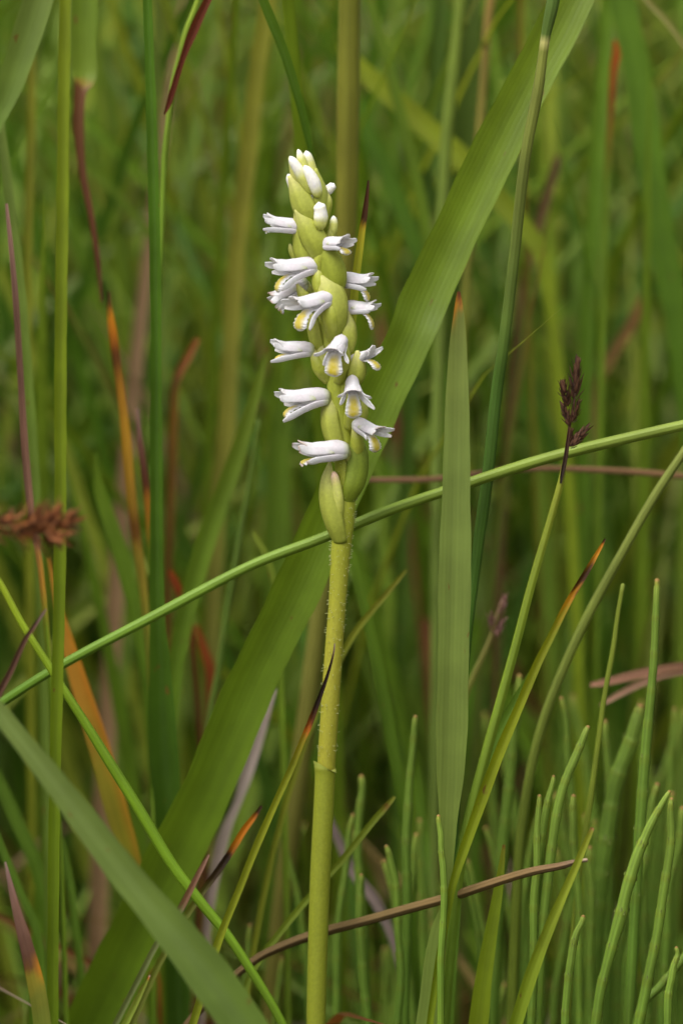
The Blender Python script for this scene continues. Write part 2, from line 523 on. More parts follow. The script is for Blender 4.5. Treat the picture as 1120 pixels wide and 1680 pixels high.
def flower(bx, by, Y, direction, Lpx, spread=1.0, lipdrop=1.0, lipw=1.0, ov=None, seed=0, roll=0.0, hoodopen=1.0, brown=0.0, upper=1.0, lat=None):
    """bx,by: where the tube leaves the ovary. direction = (right, toward viewer, up)"""
    rs = random.Random(seed)
    b, s_ = P(bx, by, Y)
    Ls = Lpx * s_
    X = norm(np.array([direction[0], -direction[1], direction[2]]))
    Z = np.array([0, 0, 1.0]); Z = norm(Z - X * Z.dot(X)); Yv = np.cross(Z, X)
    ca, sa = math.cos(math.radians(roll)), math.sin(math.radians(roll))
    Yv, Z = Yv * ca + Z * sa, Z * ca - Yv * sa
    def wc(v, u):
        k = max(0, (v - .86 + .10 * noise.noise(Vector((u * 3, v * 6, seed * 1.7)))) / .14) * (brown * .8 if brown else .12)
        return wcol(v, u) * (1 - k) + np.array(lin((176, 132, 92))) * k
    def tf(vs_):
        return [b + (X * p[0] + Yv * p[1] + Z * p[2]) * Ls for p in vs_]
    # hood: a tube that opens below and ends in a rounded, slightly lifted dorsal lobe
    nx, na = 22, 19
    hv, hf, hc = [], [], []
    for i in range(nx):
        x = i / (nx - 1)
        if x < .34: A = math.pi * .985
        elif x < .7: A = math.pi * (.985 - (x - .34) / .36 * .38 * hoodopen)
        else: A = np.interp(x, [.7, .8, .9, .96, 1], [.605, .42, .27, .22, .13]) * math.pi
        ry = np.interp(x, [0, .08, .25, .5, .72, .88, 1], [.10, .145, .175, .172, .172, .24, .34])
        rz = np.interp(x, [0, .08, .25, .5, .75, 1], [.11, .155, .185, .175, .16, .17])
        zt = np.interp(x, [0, .08, .25, .5, .72, .88, 1], [.10, .155, .185, .17, .145, .145 + .015 * upper, .145 + .05 * upper])
        zc = zt - rz
        for k in range(na):
            u = -1 + 2 * k / (na - 1)
            a = u * A
            wob = 1 + .03 * math.sin(a * 3 + x * 5 + seed) + .018 * math.sin(a * 9 + seed) * min(1, x * 3) + .05 * noise.noise(Vector((x * 7, a * 1.6, seed * 3.7)))
            keel = 1 + .06 * math.exp(-(a / .25) ** 2)
            hv.append(np.array([x * (1 + .02 * math.sin(a * 5 + seed)), math.sin(a) * ry * wob, zc + math.cos(a) * rz * wob * keel]))
            hc.append(wc(x, u))
    for i in range(nx - 1):
        for k in range(na - 1):
            a = i * na + k
            hf.append((a, a + na, a + na + 1, a + 1))
    fl = opart('flower', make_mesh('flower', tf(hv), hf, hc, None, M_PETAL))
    md = fl.modifiers.new('thick', 'SOLIDIFY'); md.thickness = .00011; md.offset = -1
    def sub(name, data):
        o = opart(name, make_mesh(name, tf(data[0]), data[1], data[2], None, M_PETAL), fl)
        md = o.modifiers.new('thick', 'SOLIDIFY'); md.thickness = .00012; md.offset = 0
        sb = o.modifiers.new('smooth', 'SUBSURF'); sb.levels = 1; sb.render_levels = 1
        return o
    for sg in (-1, 1):
        j = rs.uniform(.9, 1.12); tz = rs.uniform(-.05, .04)
        sub('petal', strip([(.3, sg * .15, .02), (.6, sg * .19, .025), (.82, sg * .20 * j, .03), (.98, sg * (.19 + .11 * spread) * j, .04 * upper + tz), (1.07, sg * (.20 + .20 * spread) * j, .06 * upper + tz)],
                           [.13, .18, .18, .17, .09], .4, (0, sg * 1.0, .5), colf=wc))
        if lat is None: lx = (1.0, sg * .34 * spread * j, -.27 * rs.uniform(.8, 1.25))
        else: lx = lat[0 if sg < 0 else 1]
        mid = (.58, sg * (.19 + .03 * spread), -.16 + .34 * (lx[2] + .22))
        sub('lateral_sepal', strip([(.03, sg * .10, -.11), (.3, sg * .17, -.14), mid, (mid[0] * .45 + lx[0] * .55, mid[1] * .45 + lx[1] * .55, mid[2] * .45 + lx[2] * .55), lx],
                                   [.11, .15, .145, .15, .06], .55, (0, sg * .9, -.35), colf=wc))
    dn = lipdrop
    def lipcol(v, u):
        e = abs(u)
        k = max(0, min(1, (.66 - e + .12 * noise.noise(Vector((v * 9, u * 4, seed)))) / .24)) * max(0, min(1, (v - .30) / .14)) * max(0, min(1, (.92 - v + .06 * noise.noise(Vector((u * 5, seed, v * 3)))) / .10)) * (.9 + .25 * noise.noise(Vector((u * 6, v * 14, seed))))
        k = min(1, max(0, k))
        c_ = WHT * .97
        c_ = c_ * (1 - k) + YEL * k
        if brown:
            kb = max(0, (v - .8) / .2) * brown
            c_ = c_ * (1 - kb) + np.array(lin((178, 120, 70))) * kb
        return c_
    sub('lip', strip([(.06, 0, -.10), (.4, 0, -.125), (.66, 0, -.15), (.84, 0, -.15 - .13 * dn), (.93, 0, -.15 - .30 * dn), (.94, 0, -.15 - .42 * dn), (.91, 0, -.15 - .5 * dn)],
                     [.15, .26 * lipw, .30 * lipw, .40 * lipw, .46 * lipw, .42 * lipw, .2 * lipw], .5, (1, 0, 1.0), n=26, nu=9, frill=.085, seed=seed, colf=lipcol))
    # ovary below the flower, lying along the rachis
    if ov:
        op, ow = ov
        pts = [P(x, y, yy)[0] for (x, y, yy) in op] + [b + X * Ls * .05]
        ws = [q * s_ * .86 for q in ow] + [.17 * Ls]
        c_ = catmull(pts, 18); w_ = catmull(ws, 18)[:, 0] * .92
        g_ = grad([(0, GRE), (.7, (150, 166, 62)), (1, (196, 204, 140))], np.linspace(0, 1, 18))
        opart('ovary', tube_mesh('ovary', c_, np.maximum(w_, .0002), g_, M_FLESH, 12, .02), fl)
    return fl

def bract(pts, w, Y, col=None, cup=1.15, facing=(0, -1, 0), n=22):
    """leafy sheath around an ovary, base first, pointed tip last"""
    Ys = [Y] * len(pts) if np.isscalar(Y) else Y
    p3 = [P(x, y, yy)[0] for (x, y), yy in zip(pts, Ys)]
    s_ = P(pts[0][0], pts[0][1], Ys[0])[1]
    g_ = grad(col or [(0, (146, 164, 62)), (.6, (164, 180, 80)), (1, (196, 206, 134))], np.linspace(0, 1, n)) * 1.10
    d = strip(p3, [q * s_ * 1.04 for q in w], cup, np.array(facing, float), n=n, nu=9, colf=lambda v, u: g_[int(v * (n - 1) + .5)] * (1 + .14 * math.exp(-(u / .14) ** 2) + .05 * math.sin(u * 17) + .10 * max(0, abs(u) - .7)))
    o = opart('bract', make_mesh('bract', d[0], d[1], d[2], None, M_BRACT))
    md = o.modifiers.new('thick', 'SOLIDIFY'); md.thickness = .00013; md.offset = 0
    return o

def bud(x0, y0, x1, y1, r, Y, white=.5, tip=.55, base=GRE, tc=(232, 231, 232)):
    a, s_ = P(x0, y0, Y); b, _ = P(x1, y1, Y - .0004)
    n = 18
    vv = np.linspace(0, 1, n)
    c_ = a[None] * (1 - vv[:, None]) + b[None] * vv[:, None]
    c_[:, 0] += np.sin(vv * 3.14) * .0002
    w_ = 2 * r * s_ * np.interp(vv, [0, .15, .45, .75, .92, 1], [.55, .85, 1, .85, tip, tip * .45])
    g_ = grad([(0, base), (max(.05, 1 - white - .15), PAL), (min(.97, 1 - white + .12), tc), (1.01, tc)], vv)
    return opart('bud', tube_mesh('bud', c_, w_, g_, M_FLESH, 14, 0.0))

# flowers: base px, Y, direction(right, toward, up), length px
flower(497, 374, .0000, (-1, .10, .22), 62, .7, .35, ov=([(512, 425, 0), (500, 402, -.0004)], [18, 28]), seed=1, lat=[(.85, -.2, -.1), (1.06, .24, -.24)])
flower(528, 400, -.0014, (.75, .62, .14), 56, .8, .5, ov=([(522, 455, -.0006), (524, 425, -.0013)], [20, 26]), seed=2, lat=[(.85, -.2, -.2), (1.0, .25, -.12)])
flower(524, 435, -.0008, (-1, .30, -.03), 80, .7, .72, ov=([(534, 500, -.0004), (524, 465, -.0012)], [24, 34]), seed=3, lat=[(.95, -.25, -.12), (.90, .26, -.44)])
flower(505, 462, .0014, (-.85, .12, -.42), 66, .9, .6, ov=([(528, 520, .0008), (512, 490, .0012)], [20, 28]), seed=4, brown=.8)
flower(545, 488, -.0018, (-.86, .55, -.12), 76, .8, .85, 1.15, ov=([(546, 560, -.0006), (542, 520, -.0020)], [24, 36]), seed=5, lat=[(1.03, -.34, -.08), (.84, .30, -.54)])
flower(546, 457, .0006, (.95, .30, -.02), 66, .9, .75, ov=([(534, 520, .0004), (541, 490, .0006)], [20, 28]), seed=6, lat=[(.95, -.25, -.2), (1.03, .30, -.12)])
flower(561, 503, .0002, (.95, .25, .0), 56, 1.1, 1.0, ov=([(548, 565, 0), (558, 532, .0002)], [22, 30]), seed=7, upper=1.6, lat=[(.9, -.2, -.1), (1.0, .30, -.06)])
flower(515, 574, -.0004, (-1, .16, .10), 66, .6, .38, ov=([(538, 625, 0), (524, 602, -.0006)], [22, 32]), seed=8, upper=1.2, lat=[(.95, -.2, -.1), (1.10, .24, -.36)])
flower(563, 556, -.0024, (-.30, .88, -.26), 68, 1.0, .92, 1.0, ov=([(556, 625, -.0008), (562, 588, -.0024)], [26, 34]), seed=9, upper=.5, lat=[(.88, -.26, -.34), (.86, .40, -.26)])
flower(574, 592, -.0006, (.82, .45, .34), 50, 1.2, .9, 1.2, ov=([(560, 650, -.0004), (570, 620, -.0006)], [22, 28]), seed=10, upper=2.0, lat=[(.9, -.3, .1), (1.05, .3, .0)])
flower(541, 650, -.0006, (-1, .18, -.02), 82, .65, .5, ov=([(558, 715, .0008), (546, 685, .0004)], [20, 28]), seed=11, lat=[(.9, -.2, -.15), (1.0, .24, -.44)])
flower(577, 622, -.0022, (.05, .90, -.28), 66, 1.0, 1.0, .9, ov=([(572, 700, -.0006), (580, 660, -.0022)], [26, 34]), seed=12, upper=.5, lat=[(.86, -.34, -.30), (1.0, .52, -.36)])
flower(580, 692, -.0014, (.72, .66, -.22), 62, 1.1, .8, ov=([(572, 780, .0004), (585, 735, -.0006)], [22, 32]), seed=13, brown=.5, lat=[(.8, -.3, -.2), (1.08, .36, -.10)])
flower(572, 738, -.0016, (-1, .22, .02), 84, .55, .25, ov=([(568, 800, .0006), (571, 765, -.0002)], [20, 22]), seed=14, brown=.8, lat=[(.95, -.2, -.05), (.88, .22, -.22)])

# bracts hugging the ovaries
bract([(556, 893), (545, 862), (536, 825), (535, 790), (541, 757)], [24, 33, 35, 26, 3], [-.0012, -.0018, -.0018, -.0014, -.001], facing=(-.5, -1, 0))
bract([(570, 828), (582, 803), (590, 775), (590, 740), (582, 708)], [22, 34, 38, 34, 6], [-.0010, -.0016, -.0014, -.0012, -.001], [(0, (122, 144, 42)), (.6, (122, 148, 50)), (1, (138, 160, 66))], facing=(.5, -1, 0))
bract([(556, 748), (545, 726), (537, 697), (537, 668), (545, 645)], [20, 32, 34, 27, 4], [-.0004, -.0012, -.0014, -.001, -.0006], facing=(-.6, -1, 0))
bract([(572, 712), (590, 690), (592, 665), (584, 640)], [8, 28, 28, 4], [-.0006, -.0014, -.0014, -.001], facing=(.5, -1, 0))
bract([(566, 640), (584, 622), (588, 600), (586, 575)], [8, 28, 27, 4], [-.0016, -.0024, -.0024, -.002], facing=(.3, -1, 0))
bract([(552, 632), (530, 618), (522, 595), (526, 560)], [10, 26, 28, 4], [-.0004, -.001, -.001, -.0006], facing=(-.7, -1, 0))
bract([(556, 600), (574, 570), (577, 540), (570, 510)], [10, 26, 26, 4], [-.0008, -.0014, -.0014, -.001], facing=(.7, -1, 0))
bract([(534, 600), (516, 565), (508, 530), (500, 505)], [10, 24, 24, 4], [.0002, -.0006, -.0006, -.0002], facing=(-.8, -1, 0))
bract([(550, 560), (547, 520), (538, 480), (520, 450)], [18, 44, 46, 4], [-.0012, -.0026, -.0026, -.0018], facing=(-.1, -1, 0))
bract([(540, 500), (546, 460), (534, 420), (508, 394)], [14, 40, 36, 3], [-.0008, -.0022, -.0022, -.0016], [(0, (130, 150, 44)), (.7, (150, 168, 62)), (1, (186, 196, 120))], facing=(-.2, -1, 0))
bract([(512, 505), (500, 490), (493, 480), (487, 466)], [6, 17, 14, 3], [-.0008, -.0014, -.0014, -.0012], facing=(-.4, -1, 0))
bract([(500, 440), (486, 425), (478, 412), (475, 400)], [5, 13, 11, 2], [.0006] * 4, facing=(-.4, -1, 0))
bract([(515, 455), (498, 425), (492, 395), (484, 342)], [14, 36, 34, 4], [.0004, -.0008, -.001, -.0006], [(0, (140, 160, 54)), (.7, (156, 172, 72)), (1, (180, 190, 110))], facing=(-.5, -1, 0))
bract([(530, 455), (520, 410), (504, 378), (485, 343)], [20, 40, 36, 4], [-.0008, -.0022, -.0022, -.0014], [(0, (140, 158, 50)), (.7, (160, 176, 74)), (1, (186, 196, 120))], facing=(-.2, -1, 0))
bract([(526, 432), (538, 405), (545, 385), (548, 358)], [6, 16, 15, 3], [-.0006, -.001, -.001, -.0008], facing=(.5, -1, 0))
bract([(546, 440), (551, 425), (550, 413)], [4, 9, 2], [-.0008] * 3, facing=(.3, -1, 0))
bract([(514, 388), (500, 352), (488, 322), (474, 288)], [16, 36, 32, 4], [-.0008, -.0018, -.0018, -.0012], [(0, (150, 168, 60)), (.7, (168, 184, 86)), (1, (196, 204, 134))], facing=(-.3, -1, 0))
bract([(524, 372), (527, 345), (528, 315), (518, 276)], [10, 26, 24, 3], [-.0004, -.0010, -.0010, -.0006], [(0, (146, 166, 56)), (1, (170, 186, 92))], facing=(.5, -1, 0))
bract([(514, 335), (498, 305), (486, 285), (475, 258)], [10, 28, 24, 4], [-.0004, -.0014, -.0016, -.001], [(0, (156, 174, 66)), (1, (196, 204, 130))], facing=(-.3, -1, 0))
bract([(532, 382), (536, 350), (540, 330), (534, 312)], [8, 18, 14, 3], [0, -.0004, -.0004, 0], facing=(.6, -1, 0))

# buds at the tip
bud(508, 318, 476, 258, 10, -.0012, .38, .7)
bud(500, 300, 489, 246, 9, -.0002, .12, .5, PAL)
bud(512, 305, 502, 249, 10, .0004, .16, .7, PAL)
bud(522, 322, 500, 273, 11, -.0014, .75, .62)
bud(488, 330, 473, 287, 10, .0000, .8, .7)
bud(526, 320, 547, 302, 8.5, .0008, .75, .75)
bud(524, 375, 523, 334, 12, -.0020, .55, .85)
bud(510, 340, 507, 314, 5, -.0006, .5, .8)
bud(540, 392, 547, 355, 8, -.0004, .14, .6)
bud(556, 850, 547, 775, 9, -.0014, .12, .75, tc=(206, 176, 160))

# ------------------------------------------------------------------ traced plants round the orchid
GREEN = (88, 118, 26); DKGREEN = (52, 96, 26); BRIGHT = (100, 136, 28); GLAUC = (98, 124, 58); OLIVE = (112, 116, 36); RUST = (140, 66, 18); BROWN = (92, 62, 36); PURPLE = (122, 92, 82); ORANGE = (190, 122, 30); BLACK = (34, 22, 16); LAV = (160, 146, 144)

# the broad leaf crossing behind the orchid
leaf('broad bright green leaf slanting behind the orchid from bottom to top of the sward',
     [(990, -130), (935, 0), (822, 220), (704, 470), (668, 558), (585, 735), (494, 950), (412, 1120), (337, 1300), (262, 1450), (190, 1600), (130, 1720)],
     [60, 70, 76, 78, 77, 77, 78, 80, 84, 88, 90, 90], [.035, .022, .016, .02, .03], [(0, (104, 132, 34)), (.5, (100, 132, 32)), (1, (90, 124, 28))], fold=.22, twist=[14, 2], wave=.0, n=90, mat=M_BROAD)
culm('thin green stalk lying slantwise across the meadow behind the orchid stem',
     [(1300, 655), (1120, 697), (900, 752), (745, 800), (640, 835), (520, 885), (400, 935), (250, 1012), (100, 1092), (0, 1155), (-80, 1215)],
     [15, 18, 19, 18, 18, 18, 17, 17, 16, 15, 14], [.004, .005, .007, .006, .010], [(0, (118, 142, 52)), (.5, (98, 128, 40)), (1, (84, 128, 36))], ridges=.0, n=60)
leaf('upright blue green blade with orange dying tip to the right of the orchid',
     [(752, 478), (752, 520), (750, 600), (748, 800), (745, 950), (742, 1120), (739, 1250), (735, 1350), (733, 1420), (735, 1475), (716, 1545), (700, 1690)],
     [5, 19, 33, 47, 53, 52, 47, 30, 20, 14, 30, 38], -.005,
     [(0, (96, 62, 44)), (.025, (120, 62, 30)), (.045, (176, 122, 50)), (.09, (112, 128, 62)), (.25, (106, 130, 62)), (.6, (104, 128, 56)), (1, (104, 130, 56))], fold=.10, twist=[10, -12], n=64,
     edge=(1, (206, 136, 40), lambda t: max(0, 1 - abs(t - .05) / .06)))
culm('tall dark green jointed stalk crossing in front of the broad slanting leaf',
     [(925, -120), (906, 0), (893, 65), (880, 150), (862, 260), (845, 400), (826, 560), (812, 650), (798, 790), (783, 900), (770, 1010), (760, 1120)],
     [24, 24, 18, 20, 20, 20, 21, 21, 22, 20, 18, 16], [.0, .002, .008, .012], [(0, (70, 98, 40)), (.17, (74, 100, 40)), (.185, (176, 172, 108)), (.20, (104, 116, 48)), (.4, (92, 108, 44)), (.6, (66, 100, 36)), (1, (58, 94, 30))], ridges=.10, sides=8, n=60)
leaf('yellowing narrow leaf with black tip and orange upper end beside the brown sedge',
     [(992, 884), (982, 902), (960, 940), (930, 990), (905, 1040), (880, 1090), (850, 1160), (820, 1230), (790, 1310), (765, 1380), (745, 1440), (734, 1490)],
     [3, 6, 10, 11, 12, 14, 16, 18, 18, 17, 14, 12], -.007,
     [(0, BLACK), (.03, (70, 40, 20)), (.05, (196, 118, 30)), (.12, (204, 140, 36)), (.17, (60, 36, 16)), (.22, (70, 40, 14)), (.245, (190, 128, 24)), (.32, (138, 130, 24)), (.36, (116, 128, 24)), (.6, (122, 140, 22)), (1, (104, 128, 22))], fold=.32, twist=10, n=60)
leaf('narrow olive leaf with long blackened tip leaning across the orchid stem',
     [(549, 1056), (546, 1076), (537, 1108), (522, 1150), (506, 1192), (496, 1215), (480, 1255), (455, 1310), (420, 1390), (390, 1465), (360, 1540), (335, 1620), (312, 1695)],
     [2, 3, 5, 8, 10, 10, 11, 11, 12, 12, 13, 13, 13], -.010,
     [(0, (150, 130, 140)), (.06, (110, 84, 78)), (.11, (40, 26, 20)), (.26, BLACK), (.31, (80, 42, 16)), (.35, (168, 92, 24)), (.42, (128, 116, 24)), (.5, (112, 124, 24)), (1, (118, 136, 30))], fold=.35, twist=0, n=70)
leaf('narrow yellow leaf with dark brown tip rising close behind the blooms',
     [(604, 296), (602, 318), (598, 350), (594, 375), (590, 405), (584, 450), (579, 505), (575, 560), (570, 680), (564, 820), (556, 930), (540, 1180), (524, 1480), (518, 1690)],
     [3, 6, 10, 11, 12, 13, 13, 13, 13, 13, 12, 12, 12, 12], .008,
     [(0, (60, 40, 30)), (.06, (70, 40, 24)), (.19, (66, 40, 22)), (.215, (150, 124, 30)), (.25, (160, 150, 40)), (.34, (150, 152, 40)), (.5, (128, 144, 40)), (1, (110, 130, 36))], fold=.35, twist=6, n=70)
leaf('wide blue green leaf arching low in front of the other blades',
     [(-70, 1080), (0, 1172), (100, 1298), (200, 1430), (270, 1514), (330, 1588), (395, 1680), (440, 1760)],
     [20, 31, 43, 53, 62, 71, 75, 76], [-.045, -.05], [(0, (106, 130, 66)), (1, (88, 118, 46))], fold=.30, twist=[20, 8], n=60)
leaf('upright channelled green blade passing behind the brown bristly head',
     [(112, -120), (107, 0), (103, 300), (99, 600), (99, 800), (97, 1000), (92, 1200), (88, 1400), (86, 1690)], [17, 19, 20, 20, 20, 20, 19, 19, 19], [-.018, -.012],
     [(0, (108, 128, 26)), (1, (96, 126, 24))], fold=.3, twist=8, n=60)
leaf('dark green upright blade widening towards its base left of the orchid',
     [(240, -110), (243, 0), (250, 200), (255, 400), (257, 600), (258, 800), (260, 1000), (265, 1100), (270, 1230), (280, 1360), (288, 1500)], [12, 15, 18, 19, 19, 22, 25, 38, 48, 44, 40], [.022, .03],
     [(0, (76, 116, 34)), (.6, (70, 106, 30)), (1, (60, 94, 26))], fold=.6, twist=-10, n=60)
culm('slender bright green stalk slanting down past the orange leaf',
     [(-50, 885), (0, 960), (40, 1030), (85, 1100), (130, 1170), (185, 1260), (240, 1350), (290, 1430), (330, 1482), (380, 1545), (440, 1640), (475, 1705)], [9, 11, 12, 13, 15, 17, 18, 18, 17, 16, 15, 14], [-.006, -.002],
     [(0, (132, 152, 34)), (.4, (104, 144, 30)), (1, (96, 134, 32))], ridges=.05, n=56)
leaf('thin purplish brown dead leaf tip sticking up at the meadow edge',
     [(76, 999), (58, 1025), (40, 1052), (18, 1100), (-5, 1145), (-30, 1200)], [2, 6, 8, 10, 11, 12], -.028, [(0, (140, 112, 120)), (.25, (92, 62, 54)), (1, (100, 72, 58))], fold=.4, mat=M_DRY, name='dead_leaf', cat='dead leaf')
leaf('orange and green dying leaf running down behind the slender bright stalk',
     [(80, 915), (95, 990), (112, 1055), (132, 1125), (162, 1220), (192, 1330), (218, 1420), (238, 1520), (262, 1640), (275, 1720)], [4, 12, 22, 29, 36, 38, 32, 22, 18, 16], [.035, .04],
     [(0, (180, 130, 50)), (.35, (180, 128, 46)), (.5, (140, 130, 40)), (.75, (110, 118, 30)), (.85, (130, 100, 36)), (1, (110, 70, 24))], fold=.15, twist=-15, edge=(-1, (206, 130, 42), lambda t: max(0, 1 - abs(t - .3) / .35)))
culm('dull olive stalk leaning in from the right edge behind the sedge',
     [(1180, 650), (1120, 742), (1080, 805), (1030, 890), (985, 970), (940, 1060), (902, 1150), (877, 1230), (863, 1300), (852, 1390), (846, 1480)], [12, 14, 15, 15, 16, 16, 16, 16, 17, 18, 18], [.014, .02], [(0, (112, 128, 60)), (1, (96, 118, 38))], ridges=.06)
culm('hair thin yellow green stem rising among the horsetails',
     [(1021, 960), (1010, 1030), (998, 1100), (984, 1190), (972, 1280), (962, 1350), (950, 1430), (940, 1540)], [7, 8, 9, 9, 10, 10, 10, 10], .010, [(0, (110, 130, 44)), (1, (112, 134, 40))], ridges=.03)
leaf('bright yellow green pointed blade with brown tip under the dead straw',
     [(826, 1386), (822, 1420), (815, 1470), (803, 1540), (792, 1610), (782, 1700)], [5, 10, 16, 22, 29, 33], .000, [(0, (126, 92, 40)), (.05, (120, 128, 36)), (.3, (112, 138, 30)), (1, (118, 144, 28))], fold=.15)
leaf('slanting yellow green blade with pinkish tip beside the straw end',
     [(971, 1358), (958, 1388), (940, 1430), (905, 1510), (872, 1595), (842, 1690)], [7, 10, 13, 17, 21, 23], -.016, [(0, (156, 100, 80)), (.06, (124, 138, 40)), (1, (112, 140, 30))], fold=.25)
culm('brown dead straw lying across the orchid stem foot',
     [(962, 1411), (945, 1413), (915, 1421), (870, 1431), (800, 1452), (740, 1471), (680, 1488), (600, 1511), (520, 1532), (460, 1553), (420, 1572), (370, 1612)], [6, 9, 12, 14, 15, 16, 16, 16, 16, 15, 14, 13], [-.013, -.012, .000, .006, .008],
     [(0, (178, 158, 138)), (.08, (120, 100, 84)), (.18, (122, 98, 72)), (.3, (122, 100, 68)), (.6, (116, 96, 62)), (1, (104, 84, 56))], ridges=.06, mat=M_DRY, name='dead_straw', cat='straw')
leaf('short leaf with charred looking tip and orange band beside the pale litter',
     [(429, 1322), (418, 1338), (400, 1362), (378, 1398), (355, 1432), (330, 1466), (300, 1510)], [4, 8, 11, 12, 12, 11, 11], .008, [(0, (60, 36, 20)), (.12, (50, 30, 20)), (.2, (178, 104, 20)), (.42, (176, 108, 20)), (.52, BLACK), (.72, (60, 44, 24)), (1, (96, 110, 40))], fold=.3)
leaf('thin leaf with dead purple brown end emerging from behind the wide arching leaf',
     [(343, 1402), (333, 1420), (318, 1448), (300, 1484), (284, 1512), (257, 1549), (228, 1605), (187, 1685)], [3, 7, 10, 11, 11, 10, 10, 10], -.02, [(0, (156, 120, 110)), (.3, (130, 92, 76)), (.42, (124, 92, 72)), (.5, (104, 116, 74)), (1, (98, 116, 66))], fold=.3)
leaf('leaf with purplish dead end and orange margin at the lower left corner',
     [(9, 1414), (16, 1445), (28, 1495), (42, 1545), (54, 1592), (64, 1640), (72, 1700)], [3, 8, 15, 22, 26, 28, 30], -.022, [(0, (164, 132, 136)), (.3, (134, 100, 92)), (.6, (104, 72, 60)), (.66, (120, 84, 44)), (.7, (150, 138, 48)), (.85, (116, 128, 48)), (1, (108, 128, 46))], fold=.15, edge=(-1, (214, 140, 40), lambda t: max(0, 1 - abs(t - .5) / .08)))
leaf('short fresh grass tip with a tiny orange point below the wide arching leaf',
     [(246, 1600), (240, 1612), (226, 1640), (208, 1675), (185, 1720)], [2, 5, 9, 11, 12], -.024, [(0, (214, 180, 180)), (.1, (196, 116, 60)), (.2, (122, 140, 56)), (1, (112, 138, 48))], fold=.3)
culm('thick olive stalk rising well behind the orchid spike',
     [(575, -90), (573, 0), (571, 150), (568, 300), (563, 450), (556, 700), (535, 930), (520, 1030), (505, 1150), (486, 1300), (466, 1450), (448, 1600), (440, 1720)], [36, 37, 38, 36, 34, 33, 33, 33, 33, 33, 32, 30, 30], [.045, .06], [(0, (104, 114, 34)), (.3, (102, 106, 36)), (.5, (112, 112, 50)), (1, (98, 94, 40))], ridges=.03)
leaf('long olive leaf standing blurred to the left of the spike',
     [(445, -60), (435, 27), (419, 134), (408, 241), (389, 402), (380, 540), (370, 721), (359, 802), (351, 960), (345, 1100)], [22, 26, 28, 30, 30, 28, 28, 28, 26, 26], .10, [(0, (118, 126, 38)), (.5, (120, 126, 44)), (1, (112, 112, 50))], fold=.15)
leaf('drooping dark green leaf tip hanging towards the top of the spike',
     [(425, -15), (445, 35), (466, 88), (488, 160), (502, 215), (511, 258)], [15, 16, 16, 15, 13, 6], [.024, .028], [(-.3, GREEN), (0, (80, 116, 30)), (1, (68, 104, 24))], fold=.5, root=False, hang=(.13, -1), twist=15)
leaf('hanging leaf tip shrivelled dark red brown at the top left',
     [(352, -20), (338, 5), (318, 48), (300, 95), (286, 140), (277, 170), (270, 188)], [12, 13, 16, 10, 10, 8, 3], [.028, .024], [(-.3, GREEN), (-.02, (110, 90, 34)), (.1, (96, 46, 24)), (1, (84, 34, 20))], fold=.5, root=False, hang=(.10, 1), mat=M_DRY)
culm('fine green stalk beside the shrivelled red brown leaf tip',
     [(335, -60), (326, 0), (305, 60), (290, 110), (278, 180), (270, 260), (264, 400)], [10, 10, 10, 9, 9, 9, 9], .035, [(0, (110, 136, 36)), (1, (90, 122, 30))])
leaf('broad leaf hanging from above with a brown withered dangling end',
     [(139, -25), (137, 50), (138, 110), (137, 132), (132, 150), (129, 200), (135, 280), (149, 350), (161, 430), (167, 495)], [40, 42, 42, 36, 22, 18, 13, 11, 9, 4], [.055, .05], [(-.3, GREEN), (0, (92, 122, 28)), (.3, (96, 122, 30)), (.37, (130, 110, 40)), (.42, (98, 62, 34)), (1, (82, 44, 24))], fold=.2, root=False, hang=(.12, -1))
leaf('orange and black banded dying leaf at the left of the dark upright blade',
     [(179, 478), (181, 515), (185, 545), (191, 590), (198, 640), (205, 700), (213, 790), (222, 870), (233, 950), (242, 1040)], [5, 10, 14, 15, 13, 15, 17, 16, 14, 12], .042, [(0, (70, 52, 26)), (.07, (80, 60, 26)), (.12, (186, 122, 28)), (.24, (180, 108, 24)), (.32, (84, 46, 22)), (.42, (150, 104, 30)), (.6, (168, 126, 38)), (.72, (130, 100, 30)), (.76, (92, 48, 20)), (.82, (140, 118, 40)), (1, (110, 120, 40))], fold=.25)
leaf('narrow leaf with pinkish brown dead tip close beside the dark upright blade',
     [(225, 670), (229, 715), (236, 770), (243, 822), (246, 870), (251, 950), (256, 1060)], [5, 9, 11, 13, 14, 13, 12], .038, [(0, (150, 120, 116)), (.2, (104, 70, 62)), (.42, (84, 46, 28)), (.5, (170, 112, 34)), (.62, (160, 116, 36)), (.75, (92, 118, 30)), (1, GREEN)], fold=.3)
leaf('rusty bent leaf tip far behind the dark upright blade',
     [(324, 555), (308, 585), (292, 615), (286, 640), (284, 700), (281, 790), (277, 900)], [8, 13, 14, 14, 15, 15, 14], .085, [(0, (150, 92, 50)), (.3, (128, 76, 40)), (.4, (90, 60, 28)), (.6, (110, 78, 26)), (1, (92, 66, 22))], fold=.3)
leaf('pointed green blade with a tiny brown tip behind the stem left of the blooms',
     [(439, 570), (427, 615), (409, 680), (391, 740), (366, 810), (340, 880), (320, 950), (300, 1030), (285, 1110), (275, 1210)], [4, 13, 21, 27, 31, 33, 32, 30, 27, 25], .055, [(0, (120, 80, 36)), (.04, (98, 122, 36)), (1, (86, 122, 28))], fold=.15)
leaf('short broad green blade leaning left below the banded orange leaf',
     [(156, 745), (162, 800), (178, 850), (192, 890), (212, 960), (230, 1042), (243, 1120), (252, 1220)], [5, 18, 25, 26, 26, 25, 24, 22], .06, [(0, GREEN), (1, (82, 118, 28))], fold=.2)
